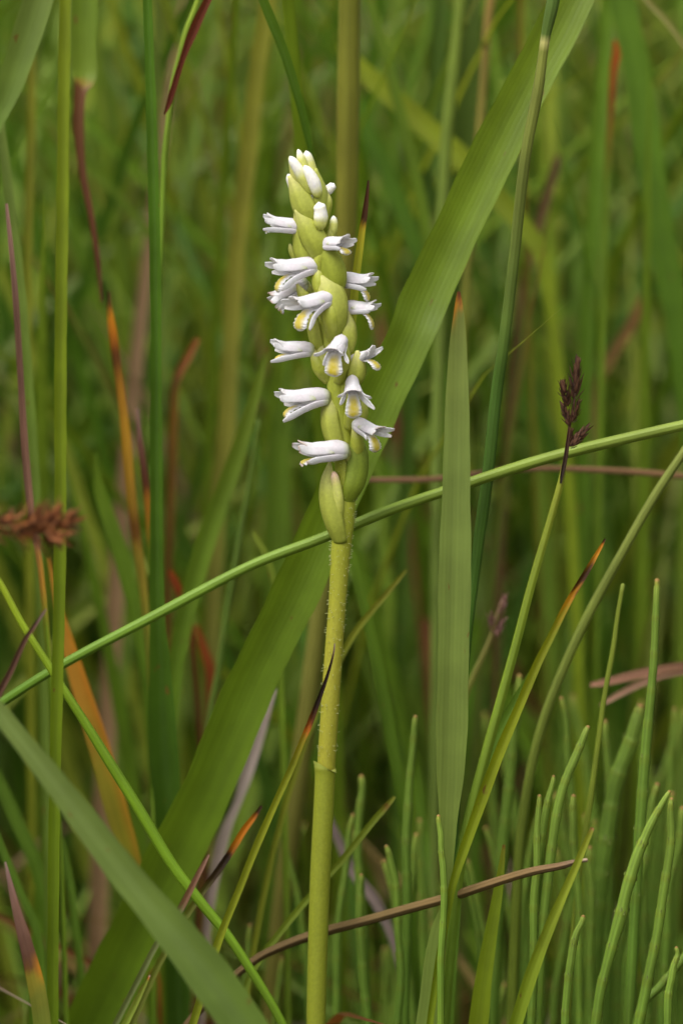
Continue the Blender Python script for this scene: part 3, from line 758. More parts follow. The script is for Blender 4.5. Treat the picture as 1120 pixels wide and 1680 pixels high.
culm('fine green stalk climbing left of the broad slanting leaf',
     [(424, 690), (408, 800), (391, 907), (375, 990), (359, 1095), (347, 1160), (335, 1260)], [5, 8, 10, 10, 10, 10, 10], .055, [(0, (80, 106, 36)), (1, (76, 104, 38))])
leaf('small yellow green leaf tip poking past the slanting stalk',
     [(415, 872), (422, 885), (435, 908), (447, 947), (454, 1000), (458, 1080)], [4, 8, 10, 11, 11, 11], .04, [(0, (120, 140, 50)), (1, (96, 126, 34))])
leaf('rust coloured leaf stub just below the slanting stalk',
     [(279, 935), (288, 955), (300, 985), (312, 1020), (318, 1080)], [7, 13, 13, 10, 8], .06, [(0, (132, 56, 18)), (.6, (110, 44, 16)), (1, (80, 44, 20))], mat=M_DRY, name='dead_leaf', cat='dead leaf')
leaf('rust red withered leaf left of the broad slanting leaf',
     [(322, 1025), (333, 1060), (345, 1100), (347, 1140), (343, 1190), (338, 1260)], [7, 13, 19, 19, 15, 12], .07, [(0, (128, 62, 22)), (.6, (112, 54, 22)), (1, (92, 56, 26))], mat=M_DRY, name='dead_leaf', cat='dead leaf')
leaf('wide hazy green blade standing behind the slanting stalk and blooms',
     [(462, 330), (461, 450), (459, 600), (456, 800), (452, 950), (448, 1100)], [20, 34, 42, 44, 44, 42], .13, [(0, GREEN), (1, (84, 116, 32))])
leaf('broad grey green leaf bending out past the top left corner',
     [(80, -60), (62, 0), (38, 75), (12, 150), (-16, 215), (-40, 300)], [48, 50, 50, 40, 30, 24], .035, [(0, (106, 130, 64)), (1, (92, 124, 44))], fold=.2)
leaf('narrow grey green blade below the grey green bent leaf',
     [(-12, 120), (-3, 180), (8, 260), (18, 340), (30, 440), (42, 560), (52, 700)], [10, 13, 16, 17, 17, 16, 16], .04, [(0, (98, 120, 56)), (1, (92, 120, 44))])
leaf('yellowish stalk like leaf with dark dead tip near the broad hanging leaf',
     [(53, 58), (52, 80), (52, 120), (52, 200), (49, 300), (46, 420), (45, 560), (46, 700)], [7, 12, 14, 15, 15, 15, 15, 15], .075, [(0, (70, 46, 22)), (.06, (80, 54, 22)), (.1, (112, 112, 30)), (1, (108, 122, 30))])
leaf('long thin purplish brown dead blade standing above the bristly head',
     [(11, 334), (18, 400), (26, 490), (33, 600), (40, 720), (50, 830), (60, 890), (68, 945), (76, 1030)], [5, 8, 10, 11, 12, 13, 11, 9, 10], .022, [(0, (150, 118, 110)), (.3, (116, 84, 72)), (.75, (122, 90, 76)), (.82, (150, 110, 50)), (.9, (150, 110, 40)), (1, GREEN)], mat=M_DRY, name='dead_leaf', cat='dead leaf', fold=.4)
leaf('very dark broad blade behind the top of the slanting leaf',
     [(772, -40), (768, 60), (764, 180), (758, 300), (750, 450), (742, 650)], [40, 42, 42, 42, 40, 36], .13, [(0, (62, 84, 24)), (1, (66, 92, 24))])
culm('pale green stalk behind the slanting leaf beside the very dark blade',
     [(758, -50), (754, 0), (745, 100), (732, 225), (727, 325), (722, 480), (718, 640), (716, 820)], [19, 20, 20, 20, 20, 20, 20, 18], .08, [(0, (100, 124, 38)), (1, (92, 116, 48))])
leaf('dark narrow blade left of the pale stalk at the top',
     [(724, -40), (720, 30), (714, 130), (702, 290), (690, 430), (676, 600)], [22, 25, 26, 26, 25, 24], .12, [(0, (64, 92, 24)), (1, (62, 92, 24))])
culm('pinkish brown stalk behind the slanting leaf near the top',
     [(810, -50), (805, 0), (796, 100), (786, 220), (770, 400), (757, 600)], [13, 14, 14, 14, 14, 14], .09, [(0, (140, 106, 60)), (.6, (124, 118, 50)), (1, (104, 116, 40))])
leaf('bright yellow green leaf slanting down across the hazy background stalks',
     [(560, 70), (590, 112), (658, 172), (725, 232), (762, 265), (825, 335), (868, 385), (890, 430), (905, 520)], [18, 30, 36, 36, 35, 34, 30, 24, 20], .095, [(0, (124, 144, 34)), (1, (116, 140, 30))], fold=.1)
leaf('mid green blade running from the top beside the thick olive stalk',
     [(590, -60), (605, 0), (635, 100), (660, 200), (684, 300), (700, 400), (712, 540)], [17, 18, 18, 18, 18, 18, 18], .09, [(0, (88, 118, 30)), (1, GREEN)])
leaf('soft green blade slanting between the thick olive stalk and the slanting leaf',
     [(572, 130), (600, 205), (637, 290), (672, 380), (694, 450), (715, 560)], [14, 24, 28, 28, 26, 24], .11, [(0, (76, 116, 28)), (1, (76, 114, 28))])
leaf('brown withered blade behind the tall jointed stalk',
     [(916, 255), (905, 290), (885, 360), (866, 430), (855, 480), (842, 600)], [10, 15, 17, 16, 15, 14], .11, [(0, (96, 72, 52)), (1, (84, 66, 36))], mat=M_DRY, name='dead_leaf', cat='dead leaf')
leaf('orange brown leaf end high at the right among green blades',
     [(1008, 66), (1010, 90), (1005, 118), (1000, 200), (994, 300), (990, 420)], [7, 13, 12, 10, 11, 12], .085, [(0, (150, 80, 24)), (.3, (146, 70, 20)), (.55, (120, 72, 24)), (.8, GREEN), (1, GREEN)])
leaf('upright mid green blade just left of the orange brown leaf end',
     [(1000, -60), (994, 20), (988, 120), (980, 240), (973, 350), (964, 500), (958, 660)], [20, 22, 23, 24, 24, 24, 24], .10, [(0, (88, 124, 28)), (1, (80, 116, 26))])
leaf('wide green blade sweeping down along the right edge',
     [(1005, -60), (1020, 0), (1050, 150), (1070, 300), (1095, 450), (1115, 560), (1135, 720)], [34, 42, 46, 46, 44, 42, 40], .10, [(0, (80, 116, 28)), (1, (78, 116, 26))])
leaf('pale tan thin blade at the top right corner',
     [(1040, -30), (1060, 0), (1090, 32), (1116, 66), (1150, 120), (1175, 200)], [8, 10, 11, 11, 11, 11], .065, [(0, (124, 128, 72)), (1, (112, 122, 58))])
leaf('faded brown blade behind the sedge head on the right',
     [(1056, 482), (1033, 534), (1007, 574), (983, 622), (970, 700)], [9, 17, 18, 17, 16], .13, [(0, (124, 84, 52)), (1, (98, 84, 44))], mat=M_DRY, name='dead_leaf', cat='dead leaf')
culm('fine brown dead stem lying level behind the slanting green stalk',
     [(585, 788), (640, 788), (705, 786), (800, 776), (905, 769), (1000, 772), (1130, 783), (1200, 792)], [6, 9, 9, 9, 9, 10, 10, 10], .05, [(0, (128, 94, 74)), (1, (110, 84, 56))], mat=M_DRY, name='dead_straw', cat='straw')
leaf('brownish fallen leaf reaching in from the right edge above the horsetails',
     [(968, 1124), (1000, 1118), (1050, 1106), (1120, 1094), (1180, 1086)], [7, 13, 18, 20, 20], .045, [(0, (144, 104, 88)), (1, (92, 66, 42))], mat=M_DRY, name='dead_leaf', cat='dead leaf', twist=30)
leaf('second fallen brown leaf just under the first at the right edge',
     [(984, 1157), (1010, 1142), (1050, 1122), (1090, 1108), (1150, 1100)], [5, 10, 12, 10, 8], .042, [(0, (150, 118, 100)), (1, (104, 76, 56))], mat=M_DRY, name='dead_leaf', cat='dead leaf')
leaf('lavender grey dead leaf curled below the broad slanting leaf',
     [(450, 1130), (440, 1158), (425, 1205), (406, 1265), (390, 1315), (370, 1362), (354, 1425), (342, 1500), (336, 1570)], [6, 13, 18, 21, 14, 17, 19, 15, 12], .05, [(0, (180, 162, 162)), (.5, LAV), (1, (150, 132, 130))], mat=M_DRY, name='dead_leaf', cat='dead leaf')
leaf('greyish mauve dead leaf slanting behind the straw right of the orchid stem',
     [(535, 1330), (549, 1364), (579, 1431), (614, 1476), (643, 1538), (660, 1600)], [9, 14, 16, 17, 14, 12], .05, [(0, (140, 124, 124)), (1, (140, 124, 124))], mat=M_DRY, name='dead_leaf', cat='dead leaf')
leaf('green blade slanting down just right of the orchid stem',
     [(575, 905), (590, 965), (605, 1030), (622, 1110), (640, 1210), (655, 1290), (668, 1380), (675, 1480)], [14, 17, 18, 19, 19, 19, 18, 17], .035, [(0, (86, 120, 28)), (1, (78, 114, 28))])
leaf('thin yellowish leaf tip right of the orchid stem middle',
     [(666, 935), (652, 952), (630, 978), (608, 1004), (580, 1040), (555, 1085)], [4, 7, 9, 10, 10, 10], .03, [(0, (120, 126, 40)), (1, (112, 126, 34))])
leaf('thin brown flecked leaf crossing behind the orchid stem foot',
     [(647, 1307), (634, 1322), (608, 1352), (560, 1412), (510, 1468), (455, 1535), (415, 1592), (380, 1680)], [5, 9, 11, 11, 11, 11, 11, 11], .012, [(0, (128, 130, 50)), (.1, (112, 128, 36)), (.14, (120, 90, 40)), (.2, (106, 126, 34)), (1, (102, 128, 40))])
leaf('green blade slanting from the lower left edge',
     [(-30, 1220), (0, 1284), (27, 1345), (54, 1404), (66, 1450), (78, 1520), (86, 1620)], [14, 20, 22, 22, 20, 18, 16], .045, [(0, (84, 118, 32)), (1, (80, 116, 30))])
leaf('thin green blade below the slanting one at the lower left',
     [(-20, 1330), (0, 1383), (32, 1458), (58, 1520), (68, 1580), (74, 1690)], [11, 13, 14, 14, 13, 13], .03, [(0, (86, 122, 34)), (1, (80, 116, 32))])
leaf('upright soft green blade behind the channelled blade base',
     [(84, 1290), (80, 1350), (72, 1410), (64, 1490), (58, 1570), (54, 1690)], [7, 14, 18, 19, 19, 18], .05, [(0, GREEN), (1, (82, 120, 28))])
leaf('small green blade in the dark gap beside the channelled blade',
     [(102, 1375), (108, 1410), (117, 1460), (126, 1538), (134, 1605), (140, 1690)], [5, 10, 13, 13, 13, 12], .04, [(0, (80, 112, 34)), (1, (78, 112, 30))])
leaf('short bright green blade standing right of the dark upright blade foot',
     [(268, 1330), (272, 1370), (278, 1430), (282, 1500), (284, 1600), (284, 1690)], [6, 16, 22, 22, 22, 20], .045, [(0, GREEN), (1, (74, 114, 28))])
leaf('thin dark blade curving behind the yellowing leaf on the right',
     [(868, 1105), (845, 1150), (818, 1200), (792, 1262), (770, 1340), (752, 1430), (744, 1520)], [6, 14, 20, 22, 20, 18, 18], .012, [(0, (92, 130, 40)), (1, (74, 108, 28))])

# ------------------------------------------------------------------ sedges with flowering heads
def spikelet_mesh(base, tip, wid, col_a, col_b, count, seed, openness=.35, slim=1.0):
    rs = random.Random(seed)
    ax = tip - base; Ln = np.linalg.norm(ax); ax = norm(ax)
    s = norm(np.cross(ax, np.array([.2, -1, .1]))); f = np.cross(s, ax)
    vs_, fs_, cs_, us_ = [], [], [], []
    for i in range(count):
        t = (i + .5) / count
        a = i * 2.399 + rs.uniform(-.3, .3)
        rad = wid * .5 * math.sin(min(1, t * 1.15 + .12) * 3.0) ** .7 * .8 if t < .95 else wid * .12
        o_ = s * math.cos(a) + f * math.sin(a)
        side = norm(np.cross(ax, o_))
        p0 = base + ax * (Ln * t * .82) + o_ * rad * .5
        d = norm(ax + o_ * openness * (rs.uniform(.1, 1.6) if slim < 1 else rs.uniform(.6, 1.4)) * (1.1 - t * .6))
        l = Ln * (rs.uniform(.18, .62) if slim < 1 else rs.uniform(.26, .40))
        wv = wid * rs.uniform(.28, .42) * slim
        ca = np.array(lin(col_a)); cb = np.array(lin(col_b))
        k0 = len(vs_)
        m_ = rs.uniform(.4, 1.5) if slim < 1 else rs.uniform(.65, 1.3)
        for j, (q, ww, b_) in enumerate(((0, .5, .0), (.35, 1, .22), (.7, .7, .2), (1, .06, .05))):
            cen = p0 + d * l * q + o_ * b_ * wv
            for u in (-1, 0, 1):
                vs_.append(cen + side * u * ww * wv * .5 - o_ * (abs(u) * ww * wv * .22))
                kk = .8 if u == 0 and q > .3 else .12 * rs.random()
                cs_.append((ca * (1 - kk) + cb * kk) * m_)
                us_.append((u * .001, q * .002 + i))
        for j in range(3):
            for u in range(2):
                b0 = k0 + j * 3 + u
                fs_.append((b0, b0 + 1, b0 + 4, b0 + 3))
    return make_mesh('spikelet', vs_, fs_, cs_, us_, M_SCALE)

def sedge(label, stem_pts, stem_w, Y, stem_cols, spikes, col_a, col_b, count=16, openness=.35, bract_pts=None, dark=None, name='sedge_plant', slim=1.0):
    c, wd, v = path3d(stem_pts, stem_w, Y, True, None, 50)
    b = c[np.argmin(c[:, 2])]
    root = empty(name, b)
    tag(root, label, 'sedge')
    def part(nm, me):
        recentre(me, b); return link(nm, me, root)
    part('stem', tube_mesh('stem', c, wd, grad(stem_cols, v), M_STEM, 8, .08))
    Y0 = Y if np.isscalar(Y) else Y[0]
    for i, (x0, y0, x1, y1, w_) in enumerate(spikes):
        p0, s_ = P(x0, y0, Y0 - .0003); p1, _ = P(x1, y1, Y0 - .0006 * (i % 2) + .0003)
        part('spikelet', spikelet_mesh(p0, p1, w_ * s_, col_a, col_b, count, i + 5, openness, slim))
    if bract_pts:
        cc_, ww_, vv_ = path3d(bract_pts[0], bract_pts[1], Y0 - .0006, False, None, 20)
        part('bract', ribbon_mesh('bract', cc_, ww_, grad(dark, vv_), M_SCALE, .4, 0, 0))
    return root

sedge('slender sedge with an upright dark brown spiky flower head',
      [(942, 655), (934, 697), (929, 735), (925, 760), (919, 792), (900, 860), (871, 960), (845, 1060), (815, 1170), (790, 1262), (768, 1350), (752, 1440), (742, 1530)],
      [4, 5, 6, 8, 12, 13, 15, 16, 18, 19, 19, 18, 17], -.003, [(0, (70, 40, 28)), (.22, (60, 38, 22)), (.28, (96, 104, 30)), (.34, (112, 126, 36)), (.6, (100, 128, 34)), (1, (90, 122, 32))],
      [(941, 657, 947, 589, 20), (933, 668, 921, 624, 20), (934, 700, 922, 660, 17), (938, 694, 950, 656, 11), (933, 735, 964, 700, 20), (933, 728, 938, 704, 10)],
      (54, 32, 20), (118, 80, 58), 30, .5, ([(919, 793), (922, 775), (927, 752), (931, 722), (934, 700)], [3, 6, 7, 6, 2]), [(0, (26, 18, 14)), (.5, (46, 30, 20)), (1, (70, 42, 28))])
sedge('bent over sedge with a bristly reddish brown flower head',
      [(60, 862), (20, 866), (-20, 872), (-60, 900), (-90, 960), (-105, 1060), (-112, 1200)], [7, 9, 10, 11, 12, 12, 12], [-.05, -.055],
      [(0, (90, 60, 40)), (.4, (110, 110, 40)), (1, GREEN)],
      [(62, 866, 130, 854, 70), (48, 872, 112, 882, 76), (44, 866, 104, 838, 72), (15, 868, 78, 858, 90), (-35, 872, 26, 850, 80)], (98, 50, 28), (164, 104, 54), 44, 1.7, slim=.34)
sedge('small faded pinkish sedge head on a thin leaning stem',
      [(824, 985), (812, 1018), (806, 1042), (792, 1075), (775, 1112), (762, 1150), (750, 1230)], [5, 7, 8, 10, 11, 11, 11], .035,
      [(0, (130, 100, 84)), (.25, (120, 112, 60)), (1, (104, 120, 40))],
      [(820, 1010, 829, 974, 15), (812, 1040, 802, 1006, 20), (812, 1046, 826, 1014, 18)], (126, 82, 70), (182, 142, 132), 14, .5)

# ------------------------------------------------------------------ horsetail shoots
def horsetail(label, pts, w, Y, col=((98, 128, 44), (82, 118, 36)), group=None, dark=0):
    _seed[0] += 1
    n = 90
    c, wd, v = path3d(pts, w, Y, True, None, n)
    kx = np.array([noise.noise(Vector((i * .04, _seed[0] * 3.3, 0))) for i in range(len(c))]); c[:, 0] += kx * .00042
    wd = wd * (1 + .08 * np.array([noise.noise(Vector((i * .12, _seed[0] * 1.3, 7))) for i in range(len(c))]))
    cl = grad([(0, (140, 110, 60)), (.015, (124, 150, 60)), (.1, col[0]), (1, col[1])], v)
    L_ = np.concatenate([[0], np.cumsum(np.linalg.norm(np.diff(c, axis=0), axis=1))])
    for i in range(len(c)):
        ph = (L_[i] + .002 * (_seed[0] % 5)) % .0046
        wd[i] *= .95 + .13 * (1 - ph / .0046) if i > 2 else .9
        if ph < .0009 and i > 0:
            cl[i] = cl[i] * np.array([1.02, .93, .8])
    me = tube_mesh('horsetail', c, wd, cl, M_HORSE, 14, .05, seed=_seed[0], stripe=.16)
    b = c[np.argmin(c[:, 2])]
    recentre(me, b)
    root = empty('horsetail', b)
    tag(root, label, 'horsetail', group)
    link('shoot', me, root)
    # dark-toothed sheaths where they show
    tv, tf_, tc_ = [], [], []
    for i in range(1, min(n, len(c) - 1)):
        ph = (L_[i] + .002 * (_seed[0] % 5)) % .0046
        if ph < .0009:
            t = norm(c[i - 1] - c[i + 1]); ref = np.array([.13, -.99, .05]); f = norm(ref - t * ref.dot(t)); s = np.cross(t, f)
            for k in range(2 if i % 3 else 0):
                a = k * 1.9 + i * 1.3
                o_ = s * math.cos(a) + f * math.sin(a); sd_ = norm(np.cross(o_, t))
                b0 = len(tv); h_ = wd[i] * .5
                tv += [c[i] + o_ * h_ * .95 + sd_ * h_ * .25, c[i] + o_ * h_ * .95 - sd_ * h_ * .25, c[i] + o_ * h_ * 1.05 + t * h_ * .7, c[i] + o_ * h_ * 1.2]
                tf_ += [(b0, b0 + 3, b0 + 2), (b0 + 3, b0 + 1, b0 + 2)]
                tc_ += [lin((110, 130, 50))] * 2 + [lin((60, 44, 26))] + [lin((110, 130, 50))]
    if tv:
        tm = make_mesh('sheath_teeth', tv, tf_, tc_, [(0, 0)] * len(tv), M_HORSE); recentre(tm, b)
        link('sheath_teeth', tm, root)
    return root

HB = ((110, 140, 52), (94, 130, 42))
horsetail('tall blunt horsetail shoot nearest the two fallen brown leaves', [(1077, 951), (1077, 1010), (1072, 1070), (1065, 1130), (1060, 1210), (1054, 1310), (1045, 1410), (1038, 1520)], [9, 12, 13, 14, 17, 18, 18, 18], .006)
horsetail('curved horsetail shoot leaning right above the straw end', [(966, 1192), (955, 1212), (943, 1240), (927, 1285), (912, 1345), (900, 1410), (891, 1480), (884, 1560), (880, 1680)], [8, 12, 14, 15, 16, 16, 16, 16, 16], .002, HB)
horsetail('shorter left shoot of a touching horsetail pair at the straw end', [(882, 1305), (881, 1340), (879, 1400), (875, 1460), (872, 1540), (868, 1680)], [7, 10, 12, 13, 13, 13], .001, HB)
horsetail('taller right shoot of a touching horsetail pair at the straw end', [(907, 1273), (902, 1300), (894, 1335), (887, 1390), (883, 1450), (880, 1540)], [6, 10, 12, 13, 12, 12], .003, HB)
horsetail('short straight horsetail shoot right of the curved shoot', [(941, 1305), (940, 1340), (941, 1390), (944, 1450), (948, 1540), (950, 1680)], [9, 11, 12, 12, 12, 12], .008, HB)
horsetail('thick paired horsetail shoot standing hazily behind the hair thin stem', [(1052, 1158), (1043, 1185), (1030, 1225), (1013, 1275), (1001, 1335), (990, 1410), (980, 1500), (970, 1620)], [14, 22, 25, 26, 27, 28, 26, 24], .028)
horsetail('bent horsetail shoot whose tip meets its neighbour at a dark point', [(1099, 1298), (1090, 1312), (1075, 1338), (1060, 1368), (1043, 1405), (1028, 1455), (1018, 1500), (1000, 1560), (985, 1620), (976, 1690)], [6, 9, 12, 15, 18, 19, 20, 18, 17, 17], -.008, HB)
horsetail('upright horsetail shoot touching the tip of the bent one', [(1101, 1310), (1102, 1340), (1097, 1390), (1090, 1450), (1077, 1530), (1062, 1605), (1045, 1690)], [7, 11, 14, 15, 16, 17, 18], -.006, HB)
horsetail('small horsetail shoot below the pinkish tipped blade', [(953, 1503), (946, 1530), (938, 1570), (930, 1620), (926, 1690)], [8, 11, 13, 13, 13], -.010, HB)
horsetail('stubby horsetail shoot at the lower right corner', [(1111, 1554), (1106, 1580), (1100, 1620), (1095, 1690)], [6, 10, 13, 14], -.012, HB)
horsetail('thin horsetail shoot with a black spot under the blue green blade', [(719, 1338), (722, 1365), (724, 1400), (727, 1440), (726, 1500), (726, 1600)], [7, 9, 10, 11, 11, 11], -.008, HB)
horsetail('straight horsetail shoot rising beside the slanting green blade', [(681, 1175), (676, 1215), (671, 1290), (668, 1360), (666, 1440), (664, 1560)], [8, 11, 13, 15, 15, 15], .018)
horsetail('curved small horsetail shoot above the straw right of the stem', [(634, 1388), (640, 1410), (647, 1450), (652, 1520), (655, 1600), (650, 1690)], [8, 11, 12, 12, 13, 13], .012)
horsetail('hazy horsetail shoot close right of the orchid stem', [(592, 1273), (590, 1310), (589, 1380), (590, 1460), (596, 1560), (602, 1690)], [10, 13, 14, 15, 15, 15], .03)
horsetail('blurred horsetail shoot behind the yellowing leaf', [(851, 1108), (848, 1160), (838, 1250), (830, 1340), (822, 1440), (815, 1560)], [10, 15, 18, 18, 18, 18], .03)
horsetail('horsetail shoot leaning in from the right edge low down', [(1160, 1510), (1120, 1570), (1085, 1615), (1055, 1648), (1035, 1700)], [10, 13, 14, 14, 14], .004)
horsetail('short pale horsetail tip between stem and straw', [(592, 1435), (591, 1465), (592, 1520), (594, 1600), (602, 1690)], [8, 12, 15, 16, 16], .014)
horsetail('hazy horsetail shoot behind the bent shoot at the right', [(1078, 1286), (1068, 1330), (1058, 1390), (1048, 1450), (1040, 1540), (1030, 1690)], [10, 14, 16, 17, 17, 17], .02)
horsetail('hazy horsetail shoot at the right edge behind the stubby one', [(1118, 1325), (1112, 1380), (1100, 1450), (1092, 1540), (1085, 1690)], [9, 14, 15, 16, 16], .022)

rs = random.Random(21)
for i in range(52):
    x = rs.choice([rs.uniform(570, 1130), rs.uniform(820, 1130)]) if i % 4 else rs.uniform(330, 700)
    y = rs.uniform(1130, 1560) if x > 820 else rs.uniform(1290, 1620)
    ln = rs.uniform(-75, 75)
    near = min([(360, 'lavender dead leaf'), (450, 'slim olive leaf'), (540, 'orchid stem foot'), (620, 'greyish mauve dead leaf'), (680, 'straight horsetail shoot'), (740, 'blue green blade foot'), (800, 'yellowing leaf'),
                (860, 'touching horsetail pair'), (930, 'straw end'), (1000, 'thick paired horsetail'), (1060, 'bent horsetail shoot'), (1110, 'stubby corner horsetail')], key=lambda q: abs(q[0] - x))[1]
    wide = rs.uniform(.65, 1.1)
    horsetail('blurred %s%s %s horsetail shoot behind the %s' % ('tall ' if y < 1290 else ('low ' if y > 1440 else ''), 'stout' if wide > .98 else ('thin' if wide < .8 else 'slender'), 'upright' if abs(ln) < 18 else ('tilted' if abs(ln) < 48 else 'leaning'), near),
              [(x + ln, y), (x + ln * .6, y + 90), (x + ln * .2, y + 220), (x, y + 380)], [9 * wide, 13 * wide, 16 * wide, 17 * wide], rs.uniform(.02, .10), group='blurred horsetail shoots behind the sharp ones')

# ------------------------------------------------------------------ meadow behind: single blades, then the mass
def arc_blades(n, base, h, lean, az, width, face, segs, colr, tipc):
    """vectorised leaning, tapering blades with a shallow fold; returns verts, faces, cols, uvs"""
    t = np.linspace(0, 1, segs + 1)
    ld = np.stack([np.cos(az), np.sin(az)], 1)
    hor = lean[:, None] * h[:, None] * (t[None] ** 2.0)
    z = h[:, None] * (t[None] - .25 * np.minimum(lean[:, None], 1.4) * t[None] ** 3)
    cx = base[:, None, 0] + ld[:, None, 0] * hor; cy = base[:, None, 1] + ld[:, None, 1] * hor
    w_ = width[:, None] * np.interp(t, [0, .3, .7, 1], [.7, 1, .75, .03])[None] * .5
    sx, sy = np.cos(face), np.sin(face)
    V = np.zeros((n, segs + 1, 3, 3))
    for k, u in enumerate((-1, 0, 1)):
        V[:, :, k, 0] = cx + sx[:, None] * w_ * u + (-sy[:, None]) * w_ * (.35 if u == 0 else 0)
        V[:, :, k, 1] = cy + sy[:, None] * w_ * u + sx[:, None] * w_ * (.35 if u == 0 else 0)
        V[:, :, k, 2] = z + base[:, None, 2]
    tt = t[None, :, None]
    tk = np.clip((tt - .72) / .2, 0, 1)
    C = colr[:, None, :] * (1 - tk) + tipc[:, None, :] * tk
    C = np.repeat(C[:, :, None, :], 3, 2)
    U = np.zeros((n, segs + 1, 3, 2)); U[..., 0] = np.array([0, .001, .002])[None, None]; U[..., 1] = t[None, :, None] * .2 + np.arange(n)[:, None, None] * .31
    f1 = []
    for i in range(segs):
        for k in range(2):
            a = i * 3 + k
            f1.append((a, a + 1, a + 4, a + 3))
    f1 = np.array(f1)
    F = (f1[None] + (np.arange(n) * (segs + 1) * 3)[:, None, None]).reshape(-1, 4)
    return V.reshape(-1, 3), F, C.reshape(-1, 3), U.reshape(-1, 2)

PAL_G = np.array([lin(x) for x in [(84, 118, 28), (72, 110, 26), (100, 130, 34), (92, 122, 40), (110, 128, 38), (64, 100, 28), (120, 140, 44), (96, 118, 52)]])
PAL_D = np.array([lin(x) for x in [(120, 90, 52), (140, 110, 80), (110, 66, 34), (150, 128, 112), (134, 112, 60)]])

def colours(n, dry=.08):
    c_ = PAL_G[rng.integers(0, len(PAL_G), n)] * rng.uniform(.9, 1.4, (n, 1)) * VEG
    d = rng.random(n) < dry
    c_[d] = PAL_D[rng.integers(0, len(PAL_D), d.sum())]
    tip = c_.copy()
    k = rng.random(n) < .12
    tip[k] = PAL_D[rng.integers(0, len(PAL_D), k.sum())]
    return c_, tip

def halfwidth(y):
    return (y - CAM[1]) * T * 560

# single blades that can still be told apart in the blur
CNAME = ['fresh green', 'deep green', 'light green', 'grey green', 'olive', 'dark green', 'yellow green', 'pale grey green']
DNAME = ['tan', 'buff', 'rusty brown', 'pale grey', 'straw coloured']
LAND = [(0, 'dead purplish blade'), (110, 'upright channelled blade'), (190, 'banded orange leaf'), (260, 'dark upright blade'), (330, 'shrivelled leaf tip'), (400, 'long olive leaf'),
        (480, 'orchid blooms'), (560, 'thick olive stalk'), (640, 'gap beside the orchid'), (740, 'upright blue green blade'), (830, 'tall jointed stalk'), (930, 'dark brown sedge head'), (1040, 'leaning olive stalk'), (1110, 'wide sweeping blade')]
seen_labels = {}
for i in range(180):
    y = .09 + .34 * rng.random() ** .9
    hw = halfwidth(y) * 1.05
    x = rng.uniform(-hw, hw)
    dry = rng.random() < .06
    h_, ln_, wd_ = rng.uniform(.15, .32), rng.uniform(.05, .5), rng.uniform(.0011, .0038)
    if dry:
        ki = int(rng.integers(0, len(PAL_D))); c_ = PAL_D[ki:ki + 1].copy(); tip = c_.copy(); cn = DNAME[ki]; brown_tip = False
    else:
        ki = int(rng.integers(0, len(PAL_G))); c_ = PAL_G[ki:ki + 1] * rng.uniform(.9, 1.2) * VEG; cn = CNAME[ki]
        brown_tip = rng.random() < .18
        tip = PAL_D[rng.integers(0, len(PAL_D), 1)] if brown_tip else c_.copy()
    V, F, C, U = arc_blades(1, np.array([[0, 0, -.008]]), np.array([h_]), np.array([ln_]), np.array([rng.uniform(0, 6.28)]),
                            np.array([wd_]), np.array([rng.uniform(-.6, .6)]), 9, c_, tip)
    nm = 'withered_shoot' if dry else 'grass_shoot'
    o = link(nm, make_mesh(nm, V, [tuple(f) for f in F], C, U, M_FIELD)); o.location = (x, y, 0)
    px = 560 + x / ((y - CAM[1]) * T)
    near = min(LAND, key=lambda q: abs(q[0] - px))[1]
    lab = 'blurred %s%s %s blade%s behind the %s' % ('broad ' if wd_ > .003 else ('slim ' if wd_ < .0019 else ''), cn, 'bowed' if ln_ > .26 else 'upright', ' with withered tip' if brown_tip else '', near)
    lab = ' '.join(lab.split()[:16]); tag(o, lab, 'dry grass' if dry else 'grass', 'blurred dry blades behind the orchid' if dry else 'blurred grass blades behind the orchid')

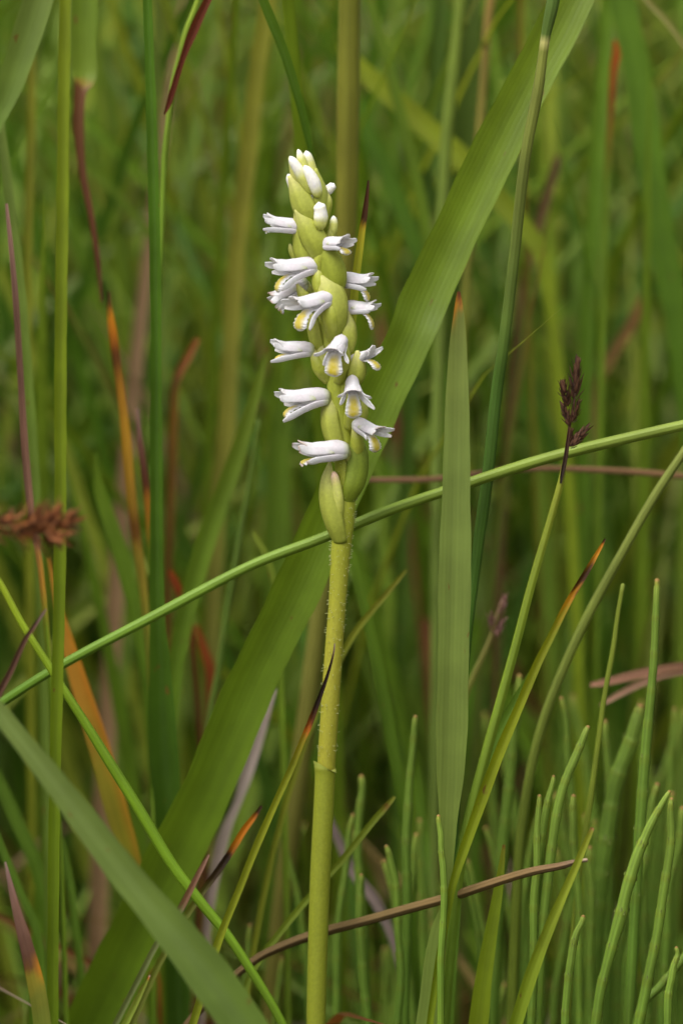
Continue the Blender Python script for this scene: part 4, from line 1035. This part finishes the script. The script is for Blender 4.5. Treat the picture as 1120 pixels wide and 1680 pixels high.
def mass(name, label, n, ymin, ymax, power, hmin, hmax, wmin, wmax, dry, side=None, lean=(.05, .5), segs=7, cat='grass'):
    y = ymin + (ymax - ymin) * rng.random(n) ** power
    if side is None:
        hw = halfwidth(y) * 1.25 + .10
        x = rng.uniform(-1, 1, n) * hw
    else:
        x = side(y, n)
    base = np.stack([x, y, np.full(n, -.008)], 1)
    c_, tip = colours(n, dry)
    V, F, C, U = arc_blades(n, base, rng.uniform(hmin, hmax, n), rng.uniform(*lean, n), rng.uniform(0, 6.28, n), rng.uniform(wmin, wmax, n), rng.normal(0, .7, n), segs, c_, tip)
    me = bpy.data.meshes.new(name)
    me.vertices.add(len(V)); me.vertices.foreach_set('co', V.astype(np.float32).ravel())
    me.loops.add(F.size); me.loops.foreach_set('vertex_index', F.astype(np.int32).ravel())
    me.polygons.add(len(F)); me.polygons.foreach_set('loop_start', np.arange(0, F.size, 4, dtype=np.int32))
    me.update(calc_edges=True)
    a = me.color_attributes.new('Col', 'FLOAT_COLOR', 'POINT')
    a.data.foreach_set('color', np.concatenate([C, np.ones((len(C), 1))], 1).astype(np.float32).ravel())
    u = me.uv_layers.new(name='UVMap'); u.data.foreach_set('uv', U[F.ravel()].astype(np.float32).ravel())
    me.polygons.foreach_set('use_smooth', np.ones(len(F), bool))
    me.materials.append(M_FIELD)
    o = link(name, me)
    return tag(o, label, cat, kind='stuff')

mass('meadow_grass', 'mass of blurred green meadow grass filling the background', 13000, .13, 1.3, .8, .14, .34, .0009, .0030, .03, lean=(.05, .8))
mass('distant_grass', 'far hazy sward of green grass beyond the nearer blades', 10000, 1.2, 5.0, 1.0, .22, .50, .002, .006, .03)
mass('undergrowth', 'low short grass and sprouts in the shade between the stems', 3000, .05, .7, .8, .03, .10, .001, .0028, .30, lean=(.1, 1.0), segs=5)
def flank(y, n):
    s = np.where(rng.random(n) < .5, -1, 1)
    return s * (halfwidth(np.maximum(y, 0)) + .035 + .38 * rng.random(n) ** 1.3)
mass('flanking_grass', 'grass sward standing to either side of the orchid', 1500, -.28, .25, 1.0, .12, .28, .0015, .004, .08, side=flank, lean=(.02, .25))
mass('dry_litter', 'dead brown and grey leaf litter lying between the stems', 1800, .05, .9, .8, .03, .12, .0015, .004, 1.0, lean=(.8, 2.2), segs=5, cat='litter')
